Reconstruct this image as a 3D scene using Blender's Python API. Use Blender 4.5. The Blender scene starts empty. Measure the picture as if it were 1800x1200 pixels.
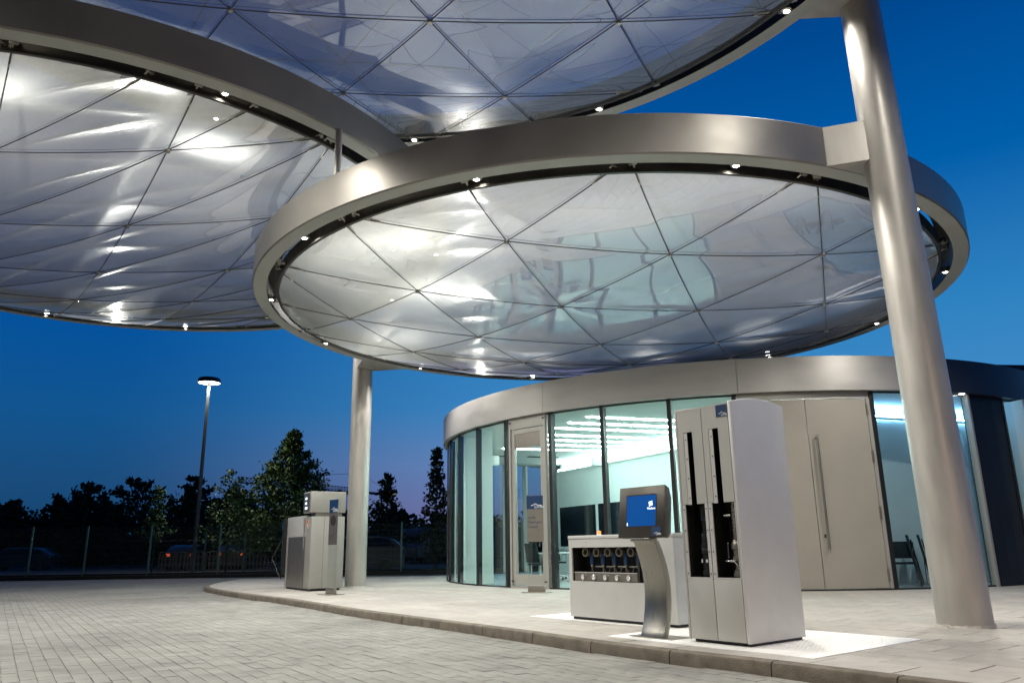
import bpy, bmesh, math, random
import numpy as np
from mathutils import Vector, Matrix
random.seed(7); rng = np.random.default_rng(7)
R = math.radians; PI = math.pi
sc = bpy.context.scene
COL = sc.collection

# ------------------------------------------------------------------ camera
EYE = 1.0; F = 1364.85; PITCH = R(14.813); ROLL = R(-0.868)
cd = bpy.data.cameras.new('camera'); cam = bpy.data.objects.new('camera', cd); COL.objects.link(cam)
cd.sensor_width = 36; cd.lens = 36 * F / 1800; cd.clip_start = .05; cd.clip_end = 2000
_r0 = Vector((1, 0, 0)); _u0 = Vector((0, -math.sin(PITCH), math.cos(PITCH))); _b = -Vector((0, math.cos(PITCH), math.sin(PITCH)))
_c, _s = math.cos(ROLL), math.sin(ROLL)
_rt = _r0 * _c + _u0 * _s; _up = -_r0 * _s + _u0 * _c
M = Matrix.Identity(4)
for i in range(3):
    M[i][0] = _rt[i]; M[i][1] = _up[i]; M[i][2] = _b[i]
M[0][3], M[1][3], M[2][3] = 0, 0, EYE
cam.matrix_world = M
sc.camera = cam

def proj(x, y, z):
    d = Vector((x, y, z - EYE)); w = -d.dot(_b)
    return 900 + F * d.dot(_rt) / w, 600 - F * d.dot(_up) / w, w

# ------------------------------------------------------------------ sky (dusk)
w = bpy.data.worlds.new('World'); sc.world = w; w.use_nodes = True
nt = w.node_tree; N = nt.nodes; L = nt.links
bg = N['Background']; bg.inputs[1].default_value = 1.0
geo = N.new('ShaderNodeTexCoord')
nrm = N.new('ShaderNodeVectorMath'); nrm.operation = 'NORMALIZE'; L.new(geo.outputs['Generated'], nrm.inputs[0])
sep = N.new('ShaderNodeSeparateXYZ'); L.new(nrm.outputs[0], sep.inputs[0])
asn = N.new('ShaderNodeMath'); asn.operation = 'ARCSINE'; L.new(sep.outputs['Z'], asn.inputs[0])
el = N.new('ShaderNodeMath'); el.operation = 'DIVIDE'; el.inputs[1].default_value = PI / 2; L.new(asn.outputs[0], el.inputs[0])
def sky_ramp(stops):
    ramp = N.new('ShaderNodeValToRGB'); L.new(el.outputs[0], ramp.inputs[0]); cr = ramp.color_ramp
    while len(cr.elements) < len(stops): cr.elements.new(.5)
    for e, (p, c) in zip(cr.elements, stops): e.position = p; e.color = (*c, 1)
    return ramp
TOP = [(.40, (.0, .054, .25)), (.55, (.0, .026, .125)), (.8, (.0, .012, .058)), (1.0, (.0, .010, .048))]
glow = sky_ramp([(0.0, (.20, .175, .36)), (.03, (.185, .20, .43)), (.065, (.15, .26, .53)), (.11, (.05, .25, .56)), (.165, (.028, .225, .53)), (.27, (.0, .112, .40))] + TOP)
away = sky_ramp([(0.0, (.008, .05, .13)), (.05, (.010, .072, .20)), (.10, (.006, .090, .275)), (.165, (.001, .083, .33)), (.27, (.0, .066, .30))] + TOP)
az = N.new('ShaderNodeVectorMath'); az.operation = 'DOT_PRODUCT'
hz = N.new('ShaderNodeCombineXYZ'); L.new(sep.outputs['X'], hz.inputs[0]); L.new(sep.outputs['Y'], hz.inputs[1])
hn = N.new('ShaderNodeVectorMath'); hn.operation = 'NORMALIZE'; L.new(hz.outputs[0], hn.inputs[0])
L.new(hn.outputs[0], az.inputs[0]); az.inputs[1].default_value = (math.sin(R(33)), math.cos(R(33)), 0)
mr = N.new('ShaderNodeMapRange'); L.new(az.outputs['Value'], mr.inputs['Value'])
mr.interpolation_type = 'SMOOTHSTEP'
mr.inputs['From Min'].default_value = .47; mr.inputs['From Max'].default_value = .94
skm = N.new('ShaderNodeMixRGB'); L.new(mr.outputs[0], skm.inputs[0]); L.new(away.outputs[0], skm.inputs[1]); L.new(glow.outputs[0], skm.inputs[2])
# the sky opposite the afterglow is the darkest part of a dusk sky
md = N.new('ShaderNodeMapRange'); md.interpolation_type = 'SMOOTHSTEP'; L.new(az.outputs['Value'], md.inputs['Value'])
md.inputs['From Min'].default_value = -.7; md.inputs['From Max'].default_value = .40; md.inputs['To Min'].default_value = .16; md.inputs['To Max'].default_value = 1.0
dk = N.new('ShaderNodeVectorMath'); dk.operation = 'SCALE'; L.new(skm.outputs[0], dk.inputs[0]); L.new(md.outputs[0], dk.inputs['Scale'])
L.new(dk.outputs[0], bg.inputs[0])

sc.view_settings.view_transform = 'Standard'; sc.view_settings.look = 'None'
sc.view_settings.exposure = 0.0; sc.view_settings.gamma = 1.0; sc.view_settings.use_curve_mapping = False
cy = sc.cycles
cy.max_bounces = 10; cy.transparent_max_bounces = 24; cy.diffuse_bounces = 4; cy.glossy_bounces = 4; cy.transmission_bounces = 4
cy.sample_clamp_indirect = 6.0; cy.caustics_reflective = False; cy.caustics_refractive = False
cy.use_denoising = True
LAMP_W = 400.0          # each canopy rim lamp
LAMP_COL = (1.0, .968, .875)
FLOOD_W = 1300.0

# ------------------------------------------------------------------ helpers
def mesh(name, V, Fc, smooth=False):
    m = bpy.data.meshes.new(name); m.from_pydata([tuple(map(float, v)) for v in V], [], Fc); m.update()
    if smooth: m.polygons.foreach_set('use_smooth', [True] * len(m.polygons))
    return m
def link(name, data, parent=None, loc=None, rz=None):
    o = bpy.data.objects.new(name, data); COL.objects.link(o)
    if parent: o.parent = parent
    if loc is not None: o.location = loc
    if rz is not None: o.rotation_euler = (0, 0, rz)
    return o
class MB:
    def __init__(s): s.V = []; s.F = []; s.mi = []; s.cur = 0
    def add(s, V, Fc):
        n = len(s.V); s.V += [tuple(v) for v in V]; s.F += [tuple(i + n for i in f) for f in Fc]; s.mi += [s.cur] * len(Fc); return s
    def box(s, c, d, rz=0.0):
        x, y, z = [k / 2 for k in d]
        vs = [(-x,-y,-z),(x,-y,-z),(x,y,-z),(-x,y,-z),(-x,-y,z),(x,-y,z),(x,y,z),(-x,y,z)]
        cs, sn = math.cos(rz), math.sin(rz)
        vs = [(c[0]+a*cs-b*sn, c[1]+a*sn+b*cs, c[2]+e) for a, b, e in vs]
        return s.add(vs, [(0,3,2,1),(4,5,6,7),(0,1,5,4),(1,2,6,5),(2,3,7,6),(3,0,4,7)])
    def b2(s, lo, hi):
        return s.box([(a+b)/2 for a, b in zip(lo, hi)], [b-a for a, b in zip(lo, hi)])
    def tube(s, pts, r, n=8, caps=True):
        pts = [Vector(p) for p in pts]; rs = r if isinstance(r, (list, tuple)) else [r] * len(pts)
        V = []; Fc = []; prev = None
        for i, p in enumerate(pts):
            t = (pts[min(i+1, len(pts)-1)] - pts[max(i-1, 0)]).normalized()
            a = Vector((0, 0, 1)) if prev is None else prev
            if abs(t.dot(a)) > .95 and prev is None: a = Vector((1, 0, 0))
            x = (a - t * a.dot(t)).normalized(); y = t.cross(x); prev = x
            for k in range(n):
                q = 2 * PI * k / n; V.append(p + (x * math.cos(q) + y * math.sin(q)) * rs[i])
        for i in range(len(pts) - 1):
            for k in range(n):
                a = i*n+k; b = i*n+(k+1) % n; Fc.append((a, b, b+n, a+n))
        if caps:
            Fc.append(tuple(range(n-1, -1, -1))); e = (len(pts)-1)*n; Fc.append(tuple(range(e, e+n)))
        return s.add(V, Fc)
    def lathe(s, prof, c=(0,0,0), n=16, axis='z', close=False):
        V = []; Fc = []
        for r, z in prof:
            for k in range(n):
                q = 2*PI*k/n; a, b = r*math.cos(q), r*math.sin(q)
                if axis == 'z': V.append((c[0]+a, c[1]+b, c[2]+z))
                elif axis == 'y': V.append((c[0]+b, c[1]+z, c[2]+a))
                else: V.append((c[0]+z, c[1]+a, c[2]+b))
        m = len(prof)
        for i in range(m if close else m - 1):
            j = (i+1) % m
            for k in range(n):
                Fc.append((i*n+k, i*n+(k+1) % n, j*n+(k+1) % n, j*n+k))
        return s.add(V, Fc)
    def prism(s, poly, z0, z1):
        n = len(poly); V = [(a, b, z0) for a, b in poly] + [(a, b, z1) for a, b in poly]
        return s.add(V, [tuple(range(n-1, -1, -1)), tuple(range(n, 2*n))] + [(i, (i+1) % n, (i+1) % n + n, i+n) for i in range(n)])
    def build(s, name, mat, parent=None, loc=None, rz=None, smooth=False, bevel=0.0, seg=2):
        m = mesh(name, s.V, s.F, smooth)
        mats = mat if isinstance(mat, (list, tuple)) else [mat]
        for q in mats: m.materials.append(q)
        if len(mats) > 1: m.polygons.foreach_set('material_index', s.mi)
        bm = bmesh.new(); bm.from_mesh(m); bmesh.ops.recalc_face_normals(bm, faces=bm.faces)
        if bevel:
            es = [e for e in bm.edges if len(e.link_faces) == 2 and e.calc_face_angle() > .5]
            bmesh.ops.bevel(bm, geom=es, offset=bevel, segments=seg, affect='EDGES', profile=.5)
            for f in bm.faces: f.smooth = True
        bm.to_mesh(m); bm.free()
        if smooth or bevel:
            try: m.set_sharp_from_angle(angle=R(38))
            except Exception: pass
        return link(name, m, parent, loc, rz)
def tag(o, label=None, cat=None, group=None, kind=None):
    if label: o['label'] = label
    if cat: o['category'] = cat
    if group: o['group'] = group
    if kind: o['kind'] = kind
    return o
def empty(name, loc=(0,0,0), rz=0.0, label=None, cat=None, group=None, kind=None):
    o = link(name, None, None, loc, rz); o.empty_display_size = .2
    return tag(o, label, cat, group, kind)
def copy_tree(o, parent=None):
    c = o.copy(); COL.objects.link(c); c.parent = parent
    for ch in list(o.children): copy_tree(ch, c)
    return c

# ------------------------------------------------------------------ materials
def mat(name, col, rough=.5, metal=0.0, noise=0.0, scale=8.0, bump=0.0, bscale=60.0, spec=.5, emit=None, es=0.0, island=0.0, stretch=None, rn=0.0, stain=0.0):
    m = bpy.data.materials.new(name); m.use_nodes = True; n = m.node_tree.nodes; l = m.node_tree.links
    p = n['Principled BSDF']; p.inputs['Base Color'].default_value = (*col, 1); p.inputs['Roughness'].default_value = rough
    p.inputs['Metallic'].default_value = metal; p.inputs['Specular IOR Level'].default_value = spec
    if emit: p.inputs['Emission Color'].default_value = (*emit, 1); p.inputs['Emission Strength'].default_value = es
    tc = n.new('ShaderNodeTexCoord'); src = tc.outputs['Object']
    if stretch:
        mp = n.new('ShaderNodeMapping'); mp.inputs['Scale'].default_value = stretch; l.new(src, mp.inputs[0]); src = mp.outputs[0]
    if noise or rn:
        t = n.new('ShaderNodeTexNoise'); t.inputs['Scale'].default_value = scale; t.inputs['Detail'].default_value = 6; l.new(src, t.inputs['Vector'])
        if noise:
            r = n.new('ShaderNodeMapRange'); r.inputs['From Min'].default_value = .3; r.inputs['From Max'].default_value = .7
            r.inputs['To Min'].default_value = 1 - noise; r.inputs['To Max'].default_value = 1 + noise; l.new(t.outputs[0], r.inputs[0])
            v = n.new('ShaderNodeVectorMath'); v.operation = 'SCALE'; v.inputs[0].default_value = col; l.new(r.outputs[0], v.inputs['Scale'])
            out = v.outputs[0]
            if island:
                gg = n.new('ShaderNodeNewGeometry'); r2 = n.new('ShaderNodeMapRange'); r2.inputs['To Min'].default_value = 1 - island; r2.inputs['To Max'].default_value = 1 + island
                oi = n.new('ShaderNodeObjectInfo'); ad = n.new('ShaderNodeMath'); ad.operation = 'ADD'; fr = n.new('ShaderNodeMath'); fr.operation = 'FRACT'
                l.new(gg.outputs['Random Per Island'], ad.inputs[0]); l.new(oi.outputs['Random'], ad.inputs[1]); l.new(ad.outputs[0], fr.inputs[0]); l.new(fr.outputs[0], r2.inputs[0])
                v2 = n.new('ShaderNodeVectorMath'); v2.operation = 'SCALE'; l.new(out, v2.inputs[0]); l.new(r2.outputs[0], v2.inputs['Scale']); out = v2.outputs[0]
            l.new(out, p.inputs['Base Color'])
        if rn:
            r = n.new('ShaderNodeMapRange'); r.inputs['From Min'].default_value = .3; r.inputs['From Max'].default_value = .7
            r.inputs['To Min'].default_value = max(.02, rough - rn); r.inputs['To Max'].default_value = rough + rn; l.new(t.outputs[0], r.inputs[0]); l.new(r.outputs[0], p.inputs['Roughness'])
    if stain:
        gp_ = n.new('ShaderNodeNewGeometry'); src0 = p.inputs['Base Color'].links[0].from_socket
        for sc_, lo_, hi_, amt in ((.35, .42, .68, stain), (1.7, .55, .72, stain*.8), (.13, .40, .65, stain*.7)):
            ts = n.new('ShaderNodeTexNoise'); ts.inputs['Scale'].default_value = sc_; ts.inputs['Detail'].default_value = 5; ts.inputs['Distortion'].default_value = .6; l.new(gp_.outputs['Position'], ts.inputs['Vector'])
            rs = n.new('ShaderNodeMapRange'); rs.inputs['From Min'].default_value = lo_; rs.inputs['From Max'].default_value = hi_; rs.inputs['To Min'].default_value = 1.0; rs.inputs['To Max'].default_value = 1-amt; l.new(ts.outputs[0], rs.inputs[0])
            vs = n.new('ShaderNodeVectorMath'); vs.operation = 'SCALE'; l.new(src0, vs.inputs[0]); l.new(rs.outputs[0], vs.inputs['Scale']); src0 = vs.outputs[0]
        l.new(src0, p.inputs['Base Color'])
    if bump:
        t2 = n.new('ShaderNodeTexNoise'); t2.inputs['Scale'].default_value = bscale; t2.inputs['Detail'].default_value = 4; l.new(src, t2.inputs['Vector'])
        b = n.new('ShaderNodeBump'); b.inputs['Strength'].default_value = bump; b.inputs['Distance'].default_value = .01; l.new(t2.outputs[0], b.inputs['Height']); l.new(b.outputs[0], p.inputs['Normal'])
    return m
def emis(name, col, s):
    m = bpy.data.materials.new(name); m.use_nodes = True; n = m.node_tree.nodes
    n.remove(n['Principled BSDF']); e = n.new('ShaderNodeEmission'); e.inputs[0].default_value = (*col, 1); e.inputs[1].default_value = s
    m.node_tree.links.new(e.outputs[0], n['Material Output'].inputs[0]); return m
def thin_glass(name, tint, rough=0.0, milky=0.0, mcol=(.8,.8,.8), ior=1.45, bump=0.0, bscale=3.0, fmul=1.0, dust=0.0, rough2=0.0, wide=.22, top=.9):
    m = bpy.data.materials.new(name); m.use_nodes = True; n = m.node_tree.nodes; l = m.node_tree.links
    n.remove(n['Principled BSDF']); out = n['Material Output']
    tr = n.new('ShaderNodeBsdfTransparent'); tr.inputs[0].default_value = (*tint, 1)
    gl = n.new('ShaderNodeBsdfGlossy'); gl.inputs['Roughness'].default_value = rough; gl.inputs[0].default_value = (1, 1, 1, 1)
    fr = n.new('ShaderNodeFresnel'); fr.inputs[0].default_value = ior
    body = tr.outputs[0]
    tc = n.new('ShaderNodeTexCoord')
    if milky:
        df = n.new('ShaderNodeBsdfDiffuse'); df.inputs[0].default_value = (*mcol, 1)
        tl = n.new('ShaderNodeBsdfTranslucent'); tl.inputs[0].default_value = (*mcol, 1)
        dm = n.new('ShaderNodeMixShader'); dm.inputs[0].default_value = .5; l.new(df.outputs[0], dm.inputs[1]); l.new(tl.outputs[0], dm.inputs[2])
        mx = n.new('ShaderNodeMixShader'); mx.inputs[0].default_value = milky; l.new(tr.outputs[0], mx.inputs[1]); l.new(dm.outputs[0], mx.inputs[2]); body = mx.outputs[0]
        if dust:
            t = n.new('ShaderNodeTexNoise'); t.inputs['Scale'].default_value = .7; t.inputs['Detail'].default_value = 3; t.inputs['Roughness'].default_value = .5; l.new(tc.outputs['Object'], t.inputs[0])
            r = n.new('ShaderNodeMapRange'); r.inputs['From Min'].default_value = .35; r.inputs['From Max'].default_value = .7
            r.inputs['To Min'].default_value = milky * (1 - dust); r.inputs['To Max'].default_value = milky * (1 + dust); l.new(t.outputs[0], r.inputs[0]); l.new(r.outputs[0], mx.inputs[0])
    if bump:
        t2 = n.new('ShaderNodeTexNoise'); t2.inputs['Scale'].default_value = bscale; t2.inputs['Detail'].default_value = 2; l.new(tc.outputs['Object'], t2.inputs[0])
        b = n.new('ShaderNodeBump'); b.inputs['Strength'].default_value = bump; b.inputs['Distance'].default_value = .05; l.new(t2.outputs[0], b.inputs['Height'])
        l.new(b.outputs[0], gl.inputs['Normal'])
    fm = n.new('ShaderNodeMath'); fm.operation = 'MULTIPLY'; fm.use_clamp = True; fm.inputs[1].default_value = fmul; l.new(fr.outputs[0], fm.inputs[0])
    if milky:
        l3 = n.new('ShaderNodeLayerWeight'); l3.inputs['Blend'].default_value = .5; p3 = n.new('ShaderNodeMath'); p3.operation = 'POWER'; p3.inputs[1].default_value = 3.5; l.new(l3.outputs['Facing'], p3.inputs[0])
        a3 = n.new('ShaderNodeMath'); a3.operation = 'MULTIPLY_ADD'; a3.use_clamp = True; a3.inputs[1].default_value = .72 - milky; l.new(p3.outputs[0], a3.inputs[0])
        if dust: l.new(r.outputs[0], a3.inputs[2])
        else: a3.inputs[2].default_value = milky
        l.new(a3.outputs[0], mx.inputs[0])
    gso = gl.outputs[0]
    if rough2:
        gb = n.new('ShaderNodeBsdfGlossy'); gb.inputs['Roughness'].default_value = rough2; gb.inputs[0].default_value = (1, 1, 1, 1)
        gm = n.new('ShaderNodeMixShader'); gm.inputs[0].default_value = wide; l.new(gl.outputs[0], gm.inputs[1]); l.new(gb.outputs[0], gm.inputs[2]); gso = gm.outputs[0]
    # the Fresnel node returns 1 / odd values on back faces of thin sheets: use the facing side's value for both
    g2 = n.new('ShaderNodeNewGeometry'); fb = n.new('ShaderNodeFresnel'); fb.inputs[0].default_value = ior
    lw = n.new('ShaderNodeLayerWeight'); lw.inputs['Blend'].default_value = .5
    pw = n.new('ShaderNodeMath'); pw.operation = 'POWER'; pw.inputs[1].default_value = 4.0; l.new(lw.outputs['Facing'], pw.inputs[0])
    f0 = ((ior - 1) / (ior + 1)) ** 2 * 2
    ma = n.new('ShaderNodeMath'); ma.operation = 'MULTIPLY_ADD'; ma.use_clamp = True; ma.inputs[1].default_value = max(0, top - f0 * fmul); ma.inputs[2].default_value = f0 * fmul; l.new(pw.outputs[0], ma.inputs[0])
    n.remove(fr); n.remove(fm); n.remove(fb); n.remove(g2)
    fin = n.new('ShaderNodeMixShader'); l.new(ma.outputs[0], fin.inputs[0]); l.new(body, fin.inputs[1]); l.new(gso, fin.inputs[2]); l.new(fin.outputs[0], out.inputs[0])
    return m

X = {}
X['ring'] = mat('ring_metal', (.30, .28, .255), .40, .55, .10, 1.2, rn=.06)
X['flange'] = mat('flange_metal', (.40, .41, .385), .5, .25, .06, 1.5)
X['dark'] = mat('dark_metal', (.022, .022, .022), .5, .3)
X['gutter'] = mat('gutter_metal', (.10, .095, .085), .32, .8, .2, 3.0)
X['column'] = mat('column_metal', (.43, .405, .375), .43, .45, .12, 2.6, rn=.08, stretch=(2.2, 2.2, .5))
X['steel'] = mat('brushed_steel', (.42, .40, .355), .30, 1.0, .04, 4.0, rn=.03, stretch=(8, 8, .2))
X['chrome'] = mat('chrome', (.75, .75, .74), .15, 1.0)
X['cable'] = mat('steel_cable', (.045, .042, .038), .55, .2)
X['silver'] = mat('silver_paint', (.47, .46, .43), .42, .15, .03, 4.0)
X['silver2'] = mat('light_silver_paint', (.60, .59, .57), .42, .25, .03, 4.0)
X['pumpgrey'] = mat('pump_paint', (.33, .325, .30), .45, .15, .03, 4.0)
X['panel'] = mat('stainless_panel', (.33, .30, .26), .36, .8, .06, 6.0)
X['black'] = mat('black_plastic', (.012, .012, .013), .4)
X['interior'] = mat('cabinet_interior', (.012, .011, .010), .6)
X['blue'] = mat('blue_label', (.006, .035, .11), .4)
X['bluepl'] = mat('blue_plastic', (.008, .04, .11), .35)
X['white'] = mat('white_print', (.8, .8, .8), .5)
X['whitepl'] = mat('white_plastic', (.75, .75, .74), .4)
X['bezel'] = mat('monitor_bezel', (.10, .09, .08), .36, .7, .06, 20)
X['screen'] = mat('screen', (.003, .01, .03), .15, emit=(.005, .085, .34), es=.85)
X['lit'] = emis('lit_display', (.75, .85, 1.0), 3.0)
X['fascia'] = mat('fascia_metal', (.42, .40, .38), .42, .5, .06, 1.6, rn=.05, stretch=(1, 1, 3))
X['fascia_shade'] = mat('shaded_fascia_metal', (.05, .055, .07), .42, .4, .06, 1.6)  # same fascia metal with the shadow painted into its base colour
X['door'] = mat('beige_door', (.345, .318, .275), .50, .15, .04, 2.0, bump=.02, bscale=120)
X['doorfr'] = mat('door_frame_metal', (.44, .425, .39), .42, .4)
X['mullion'] = mat('mullion_black', (.012, .013, .014), .45, .2)
X['anthr'] = mat('anthracite_panel', (.020, .022, .026), .45, .3, .1, 2)
X['wallin'] = mat('interior_wall', (.74, .76, .75), .7, 0, .02, 3)
X['ceil'] = mat('interior_ceiling', (.80, .81, .80), .8)
X['floorin'] = mat('interior_floor', (.32, .36, .36), .25, 0, .08, 2)
X['strip'] = emis('ceiling_strip', (.82, 1.0, .96), 66.0)
X['cove'] = emis('cove_strip', (.84, 1.0, .97), 85.0)
X['cove2'] = emis('cove_strip_blue', (.30, .66, 1.0), 60.0)
X['lamp'] = emis('lamp_lens', (1.0, .96, .88), 60.0)
X['lamphead'] = emis('lamp_head_light', (1.0, .98, .90), 9.0)
X['amber'] = mat('amber_lens', (.7, .16, .02), .3, emit=(1, .25, .03), es=1.2)
X['glass'] = thin_glass('pavilion_glass', (.76, .95, .915), 0.0, ior=1.5)
X['glassb'] = thin_glass('pavilion_glass_clear', (.74, .90, .96), 0.0, ior=1.5)
X['acryl'] = thin_glass('acrylic_glass', (.965, .975, .97), 0.02, ior=1.45, fmul=.35, top=.5)
X['brass'] = mat('aged_brass', (.30, .26, .19), .4, .6)
X['carglass'] = mat('car_glass', (.01, .012, .014), .08, .1, spec=.8)
X['foil'] = thin_glass('lower_foil', (.92, .94, .95), .02, .25, (.84, .85, .83), 1.62, 0, .8, 2.7, dust=.05, rough2=.30, wide=.16, top=.72)
X['foilup'] = thin_glass('upper_foil', (.90, .93, .95), .12, .42, (.84, .85, .83), 1.55, 0, .8, 1.6, dust=.05, rough2=.36, wide=.5, top=.6)
X['foilclear'] = thin_glass('clear_lower_foil', (.92, .94, .95), .02, .15, (.84, .85, .83), 1.62, 0, .8, 2.7, dust=.05, rough2=.30, wide=.16, top=.72)
X['foilupclear'] = thin_glass('clear_upper_foil', (.90, .93, .95), .10, .20, (.84, .85, .83), 1.55, 0, .8, 1.6, dust=.05, rough2=.36, wide=.5, top=.6)
X['seam'] = thin_glass('foil_seam', (.85, .86, .86), .2, .55, (.85, .85, .83), 1.45)
X['concrete'] = mat('paving_slab', (.43, .40, .365), .75, 0, .10, 5, bump=.25, bscale=90, island=.07, stain=.14)
X['slabbed'] = mat('slab_bed', (.06, .055, .05), .9, 0, .2, 6)
X['block'] = mat('road_block', (.255, .250, .228), .8, 0, .14, 2.5, bump=.35, bscale=110, island=.06, stain=.28)
X['joint'] = mat('road_joint_sand', (.235, .225, .20), .95, 0, .2, 9)
X['kerb'] = mat('kerb_concrete', (.145, .122, .094), .85, 0, .30, 7, bump=.5, bscale=70, island=.08)
X['plate'] = mat('galvanised_plate', (.86, .85, .82), .40, .2, .04, 5)
X['soil'] = mat('soil_ground', (.045, .048, .035), .95, 0, .3, .6)
X['carpark'] = mat('car_park_gravel', (.085, .080, .066), .95, 0, .3, .9, bump=.3, bscale=20)
X['plinth'] = mat('fence_plinth', (.018, .018, .017), .9)
X['polegrey'] = mat('lamp_pole_grey', (.14, .145, .14), .5, .2)
X['fence'] = mat('green_fence', (.16, .26, .22), .5, .3)
X['wire'] = mat('fence_wire', (.055, .085, .075), .5, .3)
X['bark'] = mat('bark', (.05, .04, .03), .9)
X['wood'] = mat('weathered_wood', (.05, .043, .036), .9)
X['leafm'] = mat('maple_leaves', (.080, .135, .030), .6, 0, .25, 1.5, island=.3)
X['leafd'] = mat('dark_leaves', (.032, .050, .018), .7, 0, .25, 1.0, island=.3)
X['crane'] = mat('crane_steel', (.05, .05, .05), .6, .3)
X['yellow'] = mat('yellow_box', (.55, .50, .10), .6, emit=(.9, .8, .2), es=.28)
X['car1'] = mat('grey_car_paint', (.07, .08, .08), .25, .5)
X['car2'] = mat('dark_car_paint', (.035, .04, .05), .25, .5)
X['van'] = mat('van_paint', (.12, .14, .2), .35, .2)
X['tail'] = mat('tail_light', (.4, .02, .01), .3, emit=(1, .16, .05), es=.45)
X['hall'] = mat('hall_cladding', (.16, .14, .13), .6, .3, .05, 1)
X['fabric'] = mat('black_fabric', (.012, .012, .014), .8)
X['leafs'] = X['leafm']

def text(body, size, matl, parent, loc, rot, name='lettering', align='LEFT', ext=.0008):
    c = bpy.data.curves.new(name, 'FONT'); c.body = body; c.size = size; c.extrude = ext; c.align_x = align; c.resolution_u = 2
    tmp = bpy.data.objects.new(name, c); COL.objects.link(tmp)
    m = bpy.data.meshes.new_from_object(tmp.evaluated_get(bpy.context.evaluated_depsgraph_get()))
    bpy.data.objects.remove(tmp); m.name = name; m.materials.clear(); m.materials.append(matl)
    o = link(name, m, parent); o.location = loc; o.rotation_euler = rot; return o

# local frame of the dispenser group: x along the kerb, y away from the road
UD = Vector((.62, -.785)).normalized(); VD = Vector((-UD.y, UD.x)); P0 = Vector((2.37, 6.65)); RZD = math.atan2(UD.y, UD.x)
def uv(a, b): q = P0 + UD * a + VD * b; return (q.x, q.y)

# ------------------------------------------------------------------ ground, road, pavement, kerb
g = MB().add([(-900,-300,-.03),(900,-300,-.03),(900,900,-.03),(-900,900,-.03)], [(0,1,2,3)]).build('ground', X['soil']); tag(g, kind='structure')
KB = [(-9.3, 27.2), (-9.25, 25.9), (-9.0, 24.2), (-8.65, 22.6), (-8.15, 21.3), (-7.4, 19.95), (-6.2, 18.1), (-4.54, 15.82), (-3.5, 14.2), (-2.52, 12.66), (-1.26, 10.89), (-.05, 9.22), (.76, 8.0), (1.43, 7.15), (2.03, 6.45), (2.75, 5.5), (3.6, 4.45), (5.2, 2.3), (7.6, -.9)]
def spline(P, step):
    P = [Vector(p) for p in P]; out = []
    for i in range(len(P)-1):
        p0, p1, p2, p3 = P[max(i-1,0)], P[i], P[i+1], P[min(i+2,len(P)-1)]
        for k in range(12):
            t = k/12; out.append(.5*((2*p1)+(p2-p0)*t+(2*p0-5*p1+4*p2-p3)*t*t+(3*p1-p0-3*p2+p3)*t**3))
    out.append(P[-1]); res = [out[0]]; acc = 0
    for a, b in zip(out, out[1:]):
        seg = (b-a).length
        while acc + seg >= step:
            q = a + (b-a)*((step-acc)/seg); res.append(q); a = q; seg = (b-a).length; acc = 0
        acc += seg
    return res
kb = spline(KB, .25)
def nrmal(i, P):
    t = (P[min(i+1,len(P)-1)] - P[max(i-1,0)]).normalized(); return Vector((-t.y, t.x))   # points to the pavement side
KW, PZ = .14, .10
kin = [p + nrmal(i, kb)*KW for i, p in enumerate(kb)]
kerb = empty('kerb', (0,0,0), kind='structure')
i = 0
while i < len(kb)-1:
    j = min(i+4, len(kb)-1); mb = MB(); rows = []
    for q in range(i, j+1):
        nn = nrmal(q, kb); t = (kb[min(q+1,len(kb)-1)]-kb[max(q-1,0)]).normalized()
        sh = t*(.006 if q == i else (-.006 if q == j else 0)); p = kb[q] + sh
        zz = PZ + .006 + random.uniform(-.0008,.0008)
        prof = [(0,-.05), (.004,zz-.030), (.016,zz-.008), (.036,zz), (KW-.006,zz), (KW,zz-.006), (KW,-.05)]
        rows.append([(p.x+nn.x*a, p.y+nn.y*a, b) for a, b in prof])
    n = 7; V = [v for r_ in rows for v in r_]; Fc = []
    for a in range(len(rows)-1):
        for b in range(n-1): Fc.append((a*n+b, a*n+b+1, (a+1)*n+b+1, (a+1)*n+b))
    Fc.append(tuple(range(n))); Fc.append(tuple(range((len(rows)-1)*n+n-1, (len(rows)-1)*n-1, -1)))
    mb.add(V, Fc).build('kerb_stone', X['kerb'], kerb, smooth=True); i = j

poly_road_side = [(p.x, p.y) for p in kb]
inner = [(p.x, p.y) for p in kin]
isl = inner + [(30,-.9), (30, 27.3)]
bm_ = MB().prism(isl, -.05, PZ-.028)
pav = bm_.build('pavement', X['slabbed']); tag(pav, kind='structure')
def inside(x, y, P):
    c = False; n = len(P); j = n-1
    for i in range(n):
        if (P[i][1] > y) != (P[j][1] > y) and x < (P[j][0]-P[i][0])*(y-P[i][1])/(P[j][1]-P[i][1])+P[i][0]: c = not c
        j = i
    return c
def clip_half(poly, a, b):            # keep the part of poly left of a->b
    out = []; n = len(poly)
    def sd(p): return (b[0]-a[0])*(p[1]-a[1])-(b[1]-a[1])*(p[0]-a[0])
    for i in range(n):
        p, q = poly[i], poly[(i+1) % n]; sp, sq = sd(p), sd(q)
        if sp >= 0: out.append(p)
        if (sp >= 0) != (sq >= 0):
            t = sp/(sp-sq); out.append((p[0]+(q[0]-p[0])*t, p[1]+(q[1]-p[1])*t))
    return out
BC = Vector((6.410, 24.027)); RG, RF, ZB, ZT = 8.4135, 8.5445, 3.978, 4.691
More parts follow.
